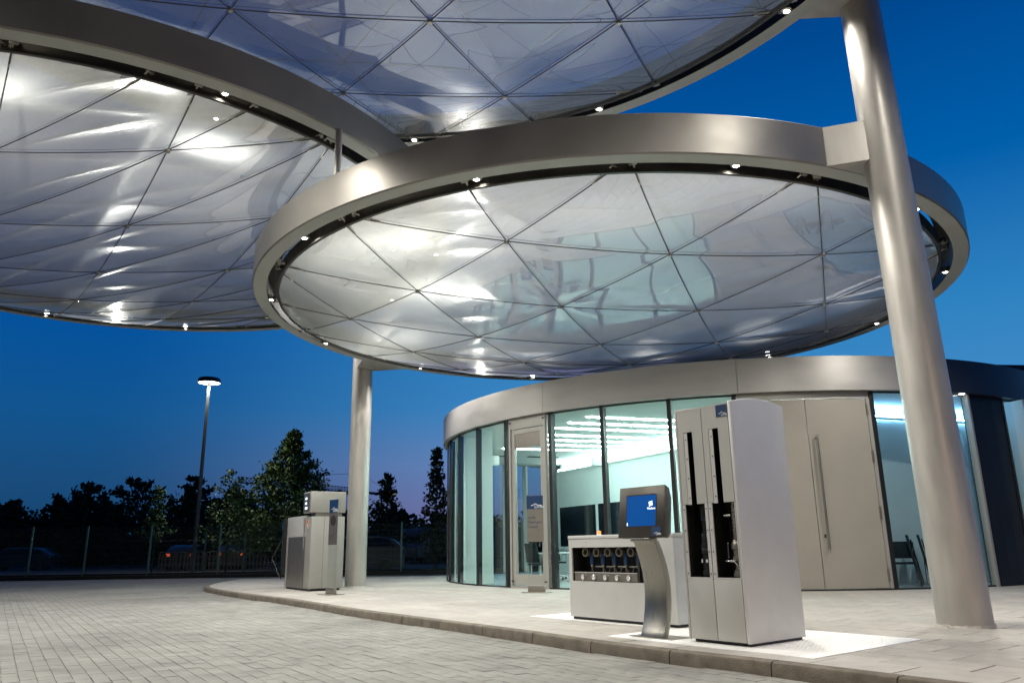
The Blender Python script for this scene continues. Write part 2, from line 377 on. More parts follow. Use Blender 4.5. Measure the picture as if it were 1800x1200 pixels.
def tile(cx, cy, sx, sy, rz_, z0, z1, ch, tilt):
    cs, sn = math.cos(rz_), math.sin(rz_); o = []
    for kx, ky in ((-1,-1),(1,-1),(1,1),(-1,1)): o.append((kx*sx/2, ky*sy/2))
    V = []
    for px_, py_ in o: V.append((px_, py_, z0))
    for px_, py_ in o: V.append((px_, py_, z1-ch))
    for px_, py_ in o: V.append((px_-math.copysign(ch, px_), py_-math.copysign(ch, py_), z1))
    V = [(a, b, c + (a*tilt[0]+b*tilt[1])*(c > z0)) for a, b, c in V]
    Fc = [(8,9,10,11)]
    for a in range(4):
        b = (a+1) % 4; Fc += [(a, b, b+4, a+4), (a+4, b+4, b+8, a+8)]
    return V, Fc, cs, sn
# slabs of the pavement, laid in the frame of the dispensers, half bond
SL, SW = .665, .458
slabs = []
kl = [Vector(p) for p in inner]
for r_ in range(-10, 62):
    v0 = .20 + r_*SW
    for c_ in range(-60, 40):
        u0 = .42 + c_*SL + (.333 if r_ % 2 else 0)
        x, y = uv(u0+SL/2, v0+SW/2)
        if y > 27.2 or y < 1.0 or x > 17 or x < -10: continue
        if (Vector((x, y))-BC).length < RG - .45: continue
        if (u0 > -2.55 and u0+SL < .02 and v0 > .0-.05 and v0+SW < 1.9): continue
        corners = [uv(u0+a, v0+b) for a, b in ((0,0),(SL,0),(SL,SW),(0,SW))]
        ins = [inside(a, b, isl) for a, b in corners]
        if not any(ins): continue
        px_, py_, d_ = proj(x, y, PZ)
        vis = -40 < px_ < 1840 and py_ < 1260 and d_ > .5
        slabs.append((1/d_**3 if vis else 0, x, y, all(ins), corners, d_))
slabs.sort(key=lambda s: -s[0])
rest = MB(); cnt = 0; tile_mesh = {}
for s_ in slabs:
    _, x, y, full, corners, d_ = s_
    tilt = (random.uniform(-.004,.004), random.uniform(-.006,.006))
    if not full:
        P = corners
        ii = min(range(len(kl)), key=lambda k: (kl[k]-Vector((x, y))).length)
        a, b = kl[max(ii-1,0)], kl[min(ii+1,len(kl)-1)]
        P = clip_half(P, (a.x,a.y), (b.x,b.y))
        if len(P) < 3: continue
        cx = sum(p[0] for p in P)/len(P); cy_ = sum(p[1] for p in P)/len(P)
        P = [(cx+(p[0]-cx)*.985, cy_+(p[1]-cy_)*.985) for p in P]
        mb = MB().prism(P, PZ-.027, PZ+random.uniform(-.001,.001))
        if cnt < 300 and s_[0] > 0: mb.build('slab', X['concrete'], pav); cnt += 1
        else: rest.V, rest.F, rest.mi = rest.add(mb.V, mb.F).V, rest.F, rest.mi
        continue
    V, Fc, cs, sn = tile(x, y, SL-.010, SW-.010, RZD, -.027, 0.0, .004, tilt)
    if cnt < 300 and s_[0] > 0:
        k = random.randrange(12)
        if k not in tile_mesh:
            m = mesh('slab', V, Fc); m.materials.append(X['concrete']); tile_mesh[k] = m
        link('slab', tile_mesh[k], pav, (x, y, PZ+random.uniform(-.0015,.0015)), RZD); cnt += 1
    else:
        dz = PZ+random.uniform(-.0015,.0015)
        rest.add([(x+a*cs-b*sn, y+a*sn+b*cs, c+dz) for a, b, c in V], Fc)
o = rest.build('far_slabs', X['concrete'], pav); o['kind'] = 'stuff'

# road: sand bed with concrete blocks
rd = MB().add([(-32,-4,-.008),(14,-4,-.008),(14,33.1,-.008),(-32,32.2,-.008)], [(0,1,2,3)]).build('road', X['joint']); tag(rd, kind='structure')
UR = Vector((.545, -.838)).normalized(); VR = Vector((-UR.y, UR.x)); RZR = math.atan2(UR.y, UR.x)
BL, BW = .20, .125; blocks = []
road_poly = poly_road_side
def road_ok(x, y):
    return not inside(x, y, poly_road_side + [(30,-.9),(30,27.3)])
u_lo, u_hi = -36, 12
for r_ in range(-190, 80):
    v0 = r_*BW
    for c_ in range(int(u_lo/BL), int(u_hi/BL)):
        u0 = c_*BL + (BL/2 if r_ % 2 else 0)
        x = UR.x*u0+VR.x*v0; y = UR.y*u0+VR.y*v0
        if y < 2.6 or y > 27.2: continue
        px_, py_, d_ = proj(x, y, 0)
        if not (-25 < px_ < 1500 and py_ < 1225): continue
        if not road_ok(x, y): continue
        blocks.append((d_, x, y))
blocks.sort()
rest = MB(); bmeshes = []
for k in range(14):
    V, Fc, cs, sn = tile(0, 0, BL-.0035, BW-.0035, RZR, -.02, 0.0, .0025, (random.uniform(-.012,.012), random.uniform(-.014,.014)))
    m = mesh('paving_block', V, Fc); m.materials.append(X['block']); bmeshes.append((m, V, Fc))
cs, sn = math.cos(RZR), math.sin(RZR)
for k, (d_, x, y) in enumerate(blocks):
    m, V, Fc = random.choice(bmeshes); dz = random.uniform(-.0025, .002)
    x += random.uniform(-.0022,.0022); y += random.uniform(-.0022,.0022)
    if k < 300: link('paving_block', m, rd, (x, y, dz), RZR)
    else: rest.add([(x+a*cs-b*sn, y+a*sn+b*cs, c+dz) for a, b, c in V], Fc[:1] + Fc[2::2] )
o = rest.build('far_blocks', X['block'], rd); o['kind'] = 'stuff'
# beyond the modelled blocks the road carries on as one sheet
MBR = MB().add([(-32,27.0,-.004),(14,27.1,-.004),(14,33.0,-.004),(-32,32.1,-.004)], [(0,1,2,3)])
fr_ = MBR.build('far_road', X['block']); tag(fr_, kind='structure')

# checker plates under the dispensers
def plate(u0, u1, v0, v1, label):
    n_ = X['plate']; cx, cy_ = uv((u0+u1)/2, (v0+v1)/2); sx, sy = u1-u0, v1-v0
    mb = MB().box((0,0,-.012), (sx, sy, .024)); p = mb.build('steel_plate', n_, None, (cx, cy_, PZ+.008), RZD, bevel=.003)
    tag(p, label, 'floor plate', 'checker plates round the dispensers', 'thing')
    rb = MB(); st = .042; k = 0
    for a in np.arange(-sx/2+.03, sx/2-.03, st):
        for b in np.arange(-sy/2+.03, sy/2-.03, st):
            q = PI/4 if (k % 2) else -PI/4; k += 1
            c_, s_ = math.cos(q)*.015, math.sin(q)*.015; n1, n2 = -math.sin(q)*.0045, math.cos(q)*.0045
            rb.add([(a-c_, b-s_, 0), (a+n1, b+n2, .0), (a+c_, b+s_, 0), (a-n1, b-n2, .0), (a, b, .0035)], [(0,3,4),(3,2,4),(2,1,4),(1,0,4)])
        k += 1
    r = rb.build('tread_pattern', n_, p); r['kind'] = 'stuff'
    return p
plate(-2.32, 0.0, 0.0, 1.85, 'bright checker plate floor under the tall dispenser and screen pedestal')
plate(-4.75, -2.326, .96, 1.85, 'narrow checker plate floor around the valve cabinet')

# ------------------------------------------------------------------ canopies
def canopy(c, z0, Rr, h, k, net, lamps, label, brackets, lampw=1.0, lamp_off=10.4, flood=(), films=('foil', 'foilup')):
    root = empty('round_canopy', (c[0], c[1], z0), label=label, cat='canopy', group='round foil canopies')
    Ri, Rm = Rr*.9643, Rr*.934
    NS = 160
    MB().lathe([(Ri,0.0),(Rr-.012,0.0),(Rr,.012),(Rr,h-.012),(Rr-.012,h),(Ri+.1,h),(Ri,h-.05)], n=NS, close=True)
    ring = MB(); prof = [(Ri,0.0),(Rr-.015,0.0),(Rr,.015),(Rr,h-.01),(Rr-.01,h),(Ri,h)]
    ring.lathe(prof, n=NS)
    ring.build('ring_beam', X['ring'], root, smooth=True)
    fl = MB().lathe([(Ri-.004,-.004),(Rr-.02,-.004),(Rr-.02,-.0005)], n=NS); fl.build('soffit_flange', X['flange'], root, smooth=True)
    gt = MB().lathe([(Ri-.002,-.002),(Ri-.002,.30*k/2.2+.1),(Rm-.02,.30*k/2.2+.1)], n=NS); gt.build('gutter', X['gutter'], root, smooth=True)
    cl = MB().lathe([(Rm-.03,-.035),(Rm+.02,-.035),(Rm+.03,.0),(Rm+.03,.16),(Rm-.03,.16)], n=NS, close=True); cl.build('foil_clamp', X['gutter'], root, smooth=True)
    # triangular net: O, a, b relative to the centre
    O, a, b = [Vector(q)*k for q in net[:3]]; sag = net[3]*k
    Mx = Matrix(((a.x, b.x), (a.y, b.y))).inverted()
    def surf(x, y, sgn):
        rr = (x*x+y*y)/(Rm*Rm); q = Mx @ (Vector((x, y))-O); i, j = q.x, q.y
        fi, fj = i-math.floor(i), j-math.floor(j)
        if fi+fj <= 1: l1, l2, l3 = fi, fj, 1-fi-fj
        else: l1, l2, l3 = 1-fi, 1-fj, fi+fj-1
        # lines of the net: i const, j const and i+j const
        bul = 27*l1*l2*l3
        edge = max(0.0, 1-rr**5)
        base = sag*max(0.0, 1-rr)
        bb = bul*(.032 if sgn < 0 else .075)*k/2.1*edge
        return sgn*(base+bb) + .0
    def foil(name, sgn, mt):
        SUB = 18; V = {}; P = []; T = []
        rmax = int(2*Rm/(a.length/SUB)*1.3)
        def key(i, j):
            if (i, j) in V: return V[(i, j)]
            p = O + a*(i/SUB) + b*(j/SUB); rad = p.length
            if rad > Rm: p = p*(Rm/rad)
            V[(i, j)] = len(P); P.append((p.x, p.y, surf(p.x, p.y, sgn))); return V[(i, j)]
        q0 = Mx @ (-O); ci, cj = int(q0.x*SUB), int(q0.y*SUB)
        def rin(i, j): return (O + a*(i/SUB) + b*(j/SUB)).length < Rm*.9995
        for i in range(ci-rmax, ci+rmax):
            for j in range(cj-rmax, cj+rmax):
                for tri in (((i,j),(i+1,j),(i,j+1)), ((i+1,j),(i+1,j+1),(i,j+1))):
                    if any(rin(*t) for t in tri): T.append(tuple(key(*t) for t in tri))
        m = mesh(name, P, T, True); m.materials.append(mt); ob = link(name, m, root)
        if sgn < 0:
            pass
        return ob
    foil('lower_foil', -1, X[films[0]]); foil('upper_foil', +1, X[films[1]])
    # cables along the three directions
    cr_ = .0040*k
    def cable(p, q, sgn, off):
        n = 22; pts = []
        for t in range(n+1):
            s = p + (q-p)*(t/n); z = surf(s.x, s.y, sgn)
            pts.append((s.x, s.y, z + sgn*off))
        MB().tube(pts, cr_, 6).build('net_cable', X['cable'], root, smooth=True)
        if sgn < 0:                                   # fork ends fixing the cable to the rim
            for s, e in ((p, q), (q, p)):
                dd = (s-e).normalized(); e1 = s + dd*((Ri-Rm)*.75)
                mb = MB(); mb.tube([(s.x-dd.x*.25, s.y-dd.y*.25, surf(s.x-dd.x*.25, s.y-dd.y*.25, -1)-off), (e1.x, e1.y, .06)], cr_*1.9, 6)
                t_ = Vector((-dd.y, dd.x)); mb.box((e1.x, e1.y, .06), (.05, .10, .08), math.atan2(dd.y, dd.x))
                mb.build('cable_end', X['steel'], root, smooth=False)
    for d_, (st, nn) in enumerate(((a, b), (b, a), (b-a, a))):
        for i in range(-8, 9):
            o_ = O + nn*i; dd = st.normalized(); bq = o_.dot(dd); cq = o_.length_squared - (Rm*.995)**2; disc = bq*bq-cq
            if disc <= 0: continue
            s0, s1 = -bq-math.sqrt(disc), -bq+math.sqrt(disc)
            if s1-s0 < Rm*.45: continue
            for sgn in (-1, 1): cable(o_+dd*s0, o_+dd*s1, sgn, .012*k)
    nm = None
    for i in range(-8, 9):
        for j in range(-8, 9):
            p = O + a*i + b*j
            if p.length < Rm*.95:
                if nm is None:
                    ob = MB().lathe([(.0,-.03*k/2),(.016*k,-.03*k/2),(.021*k,-.012*k/2),(.021*k,.012*k/2),(.0,.02*k/2)], n=10).build('cable_clamp', X['steel'], root, smooth=True); nm = ob.data
                else: ob = link('cable_clamp', nm, root)
                ob.location = (p.x, p.y, surf(p.x, p.y, -1) - .014*k)
    # rim lamps, every thirty degrees
    lm = None
    for q in range(12):
        t = R(lamp_off + 30*q); rr = Rr*.957; loc = (rr*math.cos(t), rr*math.sin(t), .036)
        if lm is None:
            s = MB().lathe([(.0,.06),(.065,.06),(.075,.02),(.075,-.02),(.055,-.03)], n=14).build('rim_lamp', X['steel'], root, loc, t, smooth=True); lm = s.data
            le = MB().lathe([(.0,-.034),(.022,-.033),(.036,-.029)], n=14).build('lens', X['lamp'], s, smooth=True); ll = le.data
        else:
            s = link('rim_lamp', lm, root, loc, t); le = link('lens', ll, s)
        ld = bpy.data.lights.new('rim_light', 'SPOT'); ld.energy = LAMP_W*lampw; ld.color = LAMP_COL; ld.shadow_soft_size = .05
        ld.spot_size = R(158); ld.spot_blend = .75
        lo = link('rim_light', ld, s); lo.location = (-.02, 0, -.075); lo.rotation_euler = (0, R(7), 0)
    for t in flood:                                  # floodlight shining into the cushion from the far rim
        t = R(t); rr = Rm-.10
        fl_ = MB().box((.06,0,0), (.10,.22,.10)).build('floodlight', X['gutter'], root, (rr*math.cos(t), rr*math.sin(t), .04), t, bevel=.008)
        MB().box((.005,0,0), (.008,.18,.07)).build('lens', X['lamp'], fl_)
        ld = bpy.data.lights.new('flood_light', 'SPOT'); ld.energy = FLOOD_W; ld.color = LAMP_COL; ld.shadow_soft_size = .06; ld.spot_size = R(150); ld.spot_blend = .5
        lo = link('flood_light', ld, fl_); lo.location = (-.03, 0, .0); lo.rotation_euler = (0, R(90), 0)
    for poly in brackets:
        pl = [(x-c[0], y-c[1]) for x, y in poly]
        MB().prism(pl, .002, h-.004).build('bracket', X['column'], root)
    return root
KS = 2.08; KS2 = 2.05
C3 = (.832*KS, 7.3897*KS); Z3 = 1+2.2345*KS; R3 = 3.2408*KS; H3 = .2663*KS
C1 = (-3.8039*KS, 6.8252*KS); Z1 = 1+2.8537*KS; R1 = 3.232*KS
C2 = (-.8659*KS2, 2.8996*KS2); Z2 = 1+3.3792*KS2; R2 = 3.2374*KS2; H2 = .2663*KS2
RC = Vector((4.88, 8.96)); RCR = .277; LC = Vector((-4.02, 20.35)); LCR = .262
def rc_at(z): return (RC.x - .018*(z-.1), RC.y)
def brk(c, Rr, col, colr, wide):
    c = Vector(c); col = Vector(col); d = col-c; t = math.atan2(d.y, d.x); pr = Vector((-math.sin(t), math.cos(t))); q0 = wide/Rr
    A = c + Vector((math.cos(t-q0), math.sin(t-q0)))*(Rr-.015); B = c + Vector((math.cos(t+q0), math.sin(t+q0)))*(Rr-.015)
    C_ = col - pr*(colr*.80); D = col + pr*(colr*.80)
    mid = c + Vector((math.cos(t), math.sin(t)))*(Rr-.03)
    return [tuple(A), tuple(C_), tuple(D), tuple(B), tuple(mid)]
canopy(C3, Z3, R3, H3, KS, ((-.859,-2.226), (1.195,.184), (.447,1.114), .312), None, 'front foil canopy above the dispensers, braced to the near steel column',
       [brk(C3, R3, rc_at(5.9), RCR-.018, .62), brk(C3, R3, LC, LCR, .75)], flood=(115,))
canopy(C1, Z1, R1, H3, KS, ((1.414,-1.923), (1.154,.115), (-.711,.928), .335), None, 'left foil canopy over the road, cut by the left edge of the photo', [], lamp_off=9.6, flood=(115,))
canopy(C2, Z2, R2, H2, KS2, ((-.807,1.125), (1.193,.132), (.454,1.032), .25), None, 'highest foil canopy overhead, bluish foil, cut by the top of the photo',
       [brk(C2, R2, rc_at(8.2), RCR-.032, .5)], lampw=.85, lamp_off=-1.0, films=('foilclear', 'foilupclear'))

# ------------------------------------------------------------------ columns and strut
def column(name, base, top, r, label, group=None, rt=None):
    rt = rt or r
    t = empty(name, (base[0], base[1], PZ), label=label, cat='column', group=group)
    mb = MB(); dx, dy = top[0]-base[0], top[1]-base[1]; H = top[2]-PZ; n = 48; V = []; Fc = []
    for q in range(13):
        f = q/12
        for k in range(n): V.append((dx*f+(r+(rt-r)*f)*math.cos(2*PI*k/n), dy*f+(r+(rt-r)*f)*math.sin(2*PI*k/n), H*f))
    for q in range(12):
        for k in range(n): Fc.append((q*n+k, q*n+(k+1) % n, (q+1)*n+(k+1) % n, (q+1)*n+k))
    Fc.append(tuple(range(12*n, 13*n)))
    mb.add(V, Fc).build('shaft', X['column'], t, smooth=True)
    V2 = []; m2 = MB(); rr = random.Random(3)
    prof = [(r+.001,.03),(r+.008,.010),(r+.022,.0)]
    m2.lathe(prof, n=40)
    m2.V = [(x+rr.uniform(-.008,.008), y+rr.uniform(-.008,.008), z) for x, y, z in m2.V]
    m2.build('mortar_collar', X['concrete'], t)
    return t
xt, yt = rc_at(9.1)
column('support_column', RC, (xt, yt, 9.1), RCR, 'thick leaning steel column in the right foreground carrying two canopies', 'steel canopy columns', rt=.236)
column('support_column', LC, (LC.x, LC.y, Z3+H3-.01), LCR, 'upright steel column beside the fuel pump in the background', 'steel canopy columns')
st = MB().tube([(0,0,0),(0,0,Z1-Z3-H3-.004)], .052*1.0, 20).build('canopy_strut', X['column'], None, (-1.194*KS, 4.9*KS, Z3+H3+.001), smooth=True)
tag(st, 'short thin steel strut standing between the front and the left canopy', 'strut')
pm = MB().box((0,0,3.1), (.085,.06,6.2)).build('dark_pole', X['plinth'], None, (-5.02, 26.9, PZ), bevel=.01)
tag(pm, 'slim dark upright pole just behind the left steel column', 'pole')

# ------------------------------------------------------------------ pavilion
pv = empty('pavilion', (BC.x, BC.y, PZ), label='round glass pavilion with grey metal fascia and beige double doors', cat='building')
def pol(r, deg, z=0): t = R(deg); return (r*math.cos(t), r*math.sin(t), z)
zb, zt = ZB-PZ, ZT-PZ
def arc(mb, r0, r1, d0, d1, z0, z1, n=None):
    n = n or max(2, int(abs(d1-d0)/2)); V = []; Fc = []
    for i in range(n+1):
        q = d0+(d1-d0)*i/n
        V += [pol(r0, q, z0), pol(r1, q, z0), pol(r1, q, z1), pol(r0, q, z1)]
    for i in range(n):
        a = i*4; b = a+4
        for k in range(4): Fc.append((a+k, a+(k+1) % 4, b+(k+1) % 4, b+k))
    Fc.append((0,1,2,3)); e = n*4; Fc.append((e+3, e+2, e+1, e)); return mb.add(V, Fc)
seam0 = 257.9
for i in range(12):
    arc(MB(), RF-.12, RF, seam0+30*i+.03, seam0+30*(i+1)-.03, zb, zt, 24).build('fascia_panel', X['fascia'] if i != 1 else X['fascia_shade'], pv, smooth=True)  # the panel behind the near column has its shade put into the colour
arc(MB(), RG-.5, RF-.12, 0, 360, zt-.12, zt-.05, 120).build('roof_edge', X['fascia'], pv)
MB().lathe([(0,zt-.10),(RG-.5,zt-.10)], n=96).build('roof', X['anthr'], pv)
MB().lathe([(0,zb-.03),(RG-.06,zb-.03)], n=96).build('ceiling', X['ceil'], pv)
arc(MB(), RG-.10, RF-.121, 0, 360, zb-.002, zb+.05, 120).build('soffit', X['dark'], pv)
MB().lathe([(0,.006),(RG-.05,.006)], n=96).build('floor', X['floorin'], pv)
arc(MB(), RG-.05, RG+.01, 0, 360, -.02, .03, 120).build('base_rail', X['dark'], pv)
MU = [200.0, 209.0, 218.3]; D0, D1 = 219.4, 227.7
MU2 = [228.5, 237.9, 248.2, 257.3]; S0, S1, S2 = 257.8, 266.8, 275.6
MU3 = [276.2, 292.7]
allm = [120, 128, 136, 144, 152, 160, 168, 176, 184, 192] + MU + MU2 + MU3 + [300.5, 310, 320, 330]
def mullion(q, w_=.07, d=.16, m_='mullion', out=.012):
    p = pol(RG-d/2+out, q, 0); MB().box((0,0,(zb)/2), (d, w_, zb)).build('mullion', X[m_], pv, (p[0], p[1], 0), R(q))
for q in allm:
    if q in (209.0, 200.0, 192, 184): mullion(q, .035, .15)
    elif q >= 300: mullion(q, .07)
    elif q < 184: mullion(q, .09, .18, 'whitepl')
    else: mullion(q, .085)
def pane(d0, d1, m_='glass', z0=.03, z1=None, r=RG-.02):
    z1 = z1 or zb-.003; n = max(3, int((d1-d0)/1.5)); V = []; Fc = []
    for i in range(n+1): V += [pol(r, d0+(d1-d0)*i/n, z0), pol(r, d0+(d1-d0)*i/n, z1)]
    for i in range(n): Fc.append((2*i, 2*i+2, 2*i+3, 2*i+1))
    MB().add(V, Fc).build('glass_pane', X[m_], pv, smooth=True)
lst = [120,128,136,144,152,160,168,176,184,192]+MU
for a_, b_ in zip(lst, lst[1:]): pane(a_+.3, b_-.3)
for a_, b_ in zip(MU2, MU2[1:]): pane(a_+.35, b_-.35)
pane(MU3[0]+.35, MU3[1]-.3, 'glassb')
# white inner posts behind the left panes
for q in (189.5, 198.5, 207.2, 215.5):
    p = pol(RG-.42, q); MB().box((0,0,zb/2), (.30,.05,zb-.04)).build('inner_post', X['whitepl'], pv, (p[0], p[1], 0), R(q))
# anthracite wall on the right and a wall round the back
arc(MB(), RG-.10, RG-.004, 293.2, 300.1, .03, zb-.003).build('wall_panel', X['anthr'], pv)
pane(300.9, 309.6, 'glassb'); arc(MB(), RG-.10, RG-.004, 310.4, 319.6, .03, zb-.003).build('wall_panel', X['anthr'], pv)
arc(MB(), RG-.10, RG-.004, 320.4, 479.6, .03, zb-.003, 70).build('wall_panel', X['anthr'], pv)
# slim metal edge of the right glass
p = pol(RG-.01, 292.2); MB().box((0,0,zb/2), (.14,.05,zb-.01)).build('glass_edge_profile', X['doorfr'], pv, (p[0], p[1], 0), R(292.2))
# glass entrance door
def chord(mb, d0, d1, r, z0, z1, th):        # flat panel between two angles
    a_, b_ = Vector(pol(r, d0)[:2]), Vector(pol(r, d1)[:2]); c_ = (a_+b_)/2; dd = b_-a_
    return mb.box((c_.x, c_.y, (z0+z1)/2), (dd.length, th, z1-z0), math.atan2(dd.y, dd.x))
fr = MB(); 
for q0, q1, z0, z1 in ((D0, D0+.42, .0, zb-.004), (D1-.42, D1, .0, zb-.004), (D0+.421, D1-.421, 3.62, zb-.004), (D0+.421, D1-.421, .0, .05)): chord(fr, q0, q1, RG-.02, z0, z1, .10)
fr.build('door_frame', X['doorfr'], pv)
dl = MB()
e0, e1 = D0+.5, D1-.5
for q0, q1, z0, z1 in ((e0, e0+.75, .07, 3.60), (e1-.75, e1, .07, 3.60), (e0+.751, e1-.751, 3.50, 3.60), (e0+.751, e1-.751, .07, .30)): chord(dl, q0, q1, RG-.03, z0, z1, .07)
dl = dl.build('glass_door', X['doorfr'], pv)
chord(MB(), e0+.751, e1-.751, RG-.03, 3.16, 3.498, .05).build('header_panel', X['panel'], dl)
g_ = MB(); a_, b_ = pol(RG-.03, e0+.751), pol(RG-.03, e1-.751)
g_.add([(a_[0],a_[1],.30),(b_[0],b_[1],.30),(b_[0],b_[1],3.16),(a_[0],a_[1],3.16)], [(0,1,2,3)]).build('door_pane', X['glass'], dl)
hb = MB(); a_ = Vector(pol(RG+.05, e1-1.1)); hb.tube([(a_.x,a_.y,.9),(a_.x,a_.y,1.5)], .014, 8); hb.build('door_handle', X['chrome'], dl, smooth=True)
for q, z in ((D0+.55, .15), (D1-.55, .15), (D0+.35, zb-.10), (D1-.35, zb-.10)):
    a_ = pol(RG+.035, q, z); MB().box((0,0,0), (.03,.05,.03)).build('door_pivot', X['black'], dl, a_, R(q))
# beige double doors
def leaf(q0, q1, nm='door_leaf'):
    mb = MB(); arc(mb, RG-.09, RG-.012, q0, q1, .035, 3.72, 10); return mb.build(nm, X['door'], pv, smooth=True)
arc(MB(), RG-.10, RG-.03, S0-.1, S2+.5, 3.735, zb-.003, 12).build('door_header', X['doorfr'], pv, smooth=True)
leaf(S0+.1, S1-.05)
dr = leaf(S1+.05, S2-.25)
arc(MB(), RG-.10, RG-.006, S2-.2, S2+.35, .02, 3.73, 2).build('door_post', X['doorfr'], pv)
p0_, p1_ = Vector(pol(RG+.065, S1+1.0, .76)), Vector(pol(RG+.065, S1+1.0, 2.98)); dn = Vector(pol(1, S1+1.0))
h_ = MB().tube([p0_, p1_], .022, 10); 
for z in (.80, 2.94): h_.tube([Vector((p0_.x, p0_.y, z)), Vector((p0_.x, p0_.y, z))-dn*.10], .016, 8)
h_.build('pull_handle', X['steel'], dr, smooth=True)
lk = pol(RG-.006, S1+.75, 1.02); MB().box((0,0,0), (.012,.03,.06)).build('lock', X['black'], dr, lk, R(S1+.75))
for z in (.28, 1.45, 2.55, 3.5):
    hq = pol(RG-.002, S2-.22, z); MB().box((0,0,0), (.03,.035,.24)).build('hinge', X['panel'], dr, hq, R(S2-.22))
q_ = pol(RG+.06, 291.0, zb-.006); MB().lathe([(0,-.012),(.05,-.010),(.06,.0)], q_, 14).build('downlight', X['lamphead'], pv)
# interior walls
def wall(a_, b_, z0, z1, name, m_, th=.12):
    a_, b_ = Vector(a_)-BC, Vector(b_)-BC; c_ = (a_+b_)/2; dd = b_-a_
    return MB().box((c_.x, c_.y, (z0+z1)/2), (dd.length, th, z1-z0), math.atan2(dd.y, dd.x)).build(name, m_, pv)
WA0, WA1 = Vector((7.25, 17.25)), Vector((1.55, 29.2)); wd = (WA1-WA0).normalized(); wn = Vector((wd.y*-1, wd.x)); wn = wn if wn.x < 0 else -wn
wall(WA0, WA1, .007, 3.55, 'partition_wall', X['wallin'])
wall(WA0+wn*.10+wd*.3, WA1+wn*.10-wd*.2, 3.50, 3.56, 'light_shelf', X['ceil'], .06)
q0, q1 = WA0+wd*.4-wn*.0, WA1-wd*.3
wall(q0+wn*.03, q1+wn*.03, 3.57, 3.62, 'cove_light', X['cove'], .05)
wall(WA0-wn*.25, WA1-wn*.25, 3.4, zb-.031, 'bulkhead', X['wallin'], .08)
# dark inner windows on the partition
for f0, f1 in ((.60, .77), (.785, .97)):
    a_, b_ = WA0+wd*(WA1-WA0).length*f0+wn*.08, WA0+wd*(WA1-WA0).length*f1+wn*.08
    wall(a_, b_, .9, 2.25, 'inner_window', X['carglass'], .02)
wall(WA0+wd*(WA1-WA0).length*.58+wn*.10, WA0+wd*(WA1-WA0).length*.98+wn*.10, .80, .88, 'window_ledge', X['wallin'], .10)
WB1 = Vector((11.6, 18.75)); WB0 = Vector((7.35, 17.18)); bd = (WB1-WB0).normalized(); bn = Vector((bd.y, -bd.x))
wall(WB0, WB1, .007, 3.62, 'partition_wall', X['wallin'])
wall(WB0+bn*.14+bd*.2, WB1+bn*.14-bd*.25, 3.56, 3.60, 'light_shelf', X['ceil'], .10)
wall(WB0+bn*.09+bd*.2, WB1+bn*.09-bd*.25, 3.61, 3.65, 'cove_light', X['cove2'], .05)
wall(WB0-bn*.2, WB1-bn*.2, 3.5, zb-.031, 'bulkhead', X['wallin'], .08)
wall(Vector((10.75,18.3)), Vector((11.15,16.75)), .007, zb-.031, 'partition_wall', X['wallin'], .10)
wall(WA0, Vector((6.9,15.75)), .007, zb-.031, 'partition_wall', X['wallin'])
# ceiling strips
for k, (x, y) in enumerate(((1.75,18.17),(1.37,19.02),(1.06,19.87),(.68,21.01),(.34,21.92),(.04,22.91),(-.33,23.99))):
    d_ = Vector((.944,.33)); a_ = Vector((x, y)); b_ = a_ + d_*3.3
    wall(a_, b_, zb-.052, zb-.036, 'ceiling_strip', X['strip'], .07)
for x, y in ((-.5, 26.0), (1.0, 26.5)):
    MB().box((x-BC.x, y-BC.y, zb-.045), (1.1,.16,.02), .33).build('ceiling_vent', X['dark'], pv)
def hang(px_, py_, label):
    o = empty('hanging_fixture', (px_, py_, 3.26), .5, label, 'ceiling fixture', 'white boxes hanging from the pavilion ceiling')
    MB().box((0,0,.0), (.46,.16,.26)).build('housing', X['whitepl'], o, bevel=.02); MB().tube([(0,0,.13),(0,0,ZB-.03-3.26)], .015, 8).build('rod', X['whitepl'], o); return o
hang(-.62, 21.0, 'white box hanging from the ceiling behind the left curved panes'); hang(2.35, 21.6, 'white box hanging from the ceiling behind the pane right of the glass door')
# chairs inside
def chair(x, y, rz, label):
    o = empty('conference_chair', (x, y, PZ+.006), rz, label, 'chair', 'black chairs inside the pavilion')
    MB().box((0,0,.46), (.46,.46,.05)).build('seat', X['fabric'], o, bevel=.02)
    mb = MB(); V = []
    mb.add([(-.22,.20,.50),(.22,.20,.50),(.20,.32,.98),(-.20,.32,.98),(-.22,.24,.50),(.22,.24,.50),(.20,.36,.98),(-.20,.36,.98)], [(0,1,2,3),(4,7,6,5),(0,4,5,1),(2,6,7,3),(1,5,6,2),(0,3,7,4)]).build('backrest', X['fabric'], o, bevel=.012)
    for s in (-1, 1):
        MB().tube([(s*.25,.22,.48),(s*.27,.20,.68),(s*.27,-.14,.68),(s*.25,-.16,.48)], .013, 8).build('armrest', X['chrome'], o, smooth=True)
    MB().tube([(0,0,.44),(0,0,.12)], .03, 10).build('pedestal', X['chrome'], o, smooth=True)
    for k in range(5):
        q = 2*PI*k/5; f = MB().tube([(0,0,.12),(.28*math.cos(q),.28*math.sin(q),.075)], .016, 6).build('foot', X['chrome'], o)
        MB().lathe([(.0,-.02),(.035,-.02),(.035,.02),(.0,.02)], (.28*math.cos(q),.28*math.sin(q),.035), 10, 'x').build('castor', X['black'], f)
    return o
chair(.62, 20.9, 2.4, 'black office chair just behind the glass door, facing away'); chair(1.75, 21.2, 2.9, 'black office chair behind the pane right of the glass door')
chair(1.15, 22.8, .3, 'black office chair farther back, between the other two chairs')
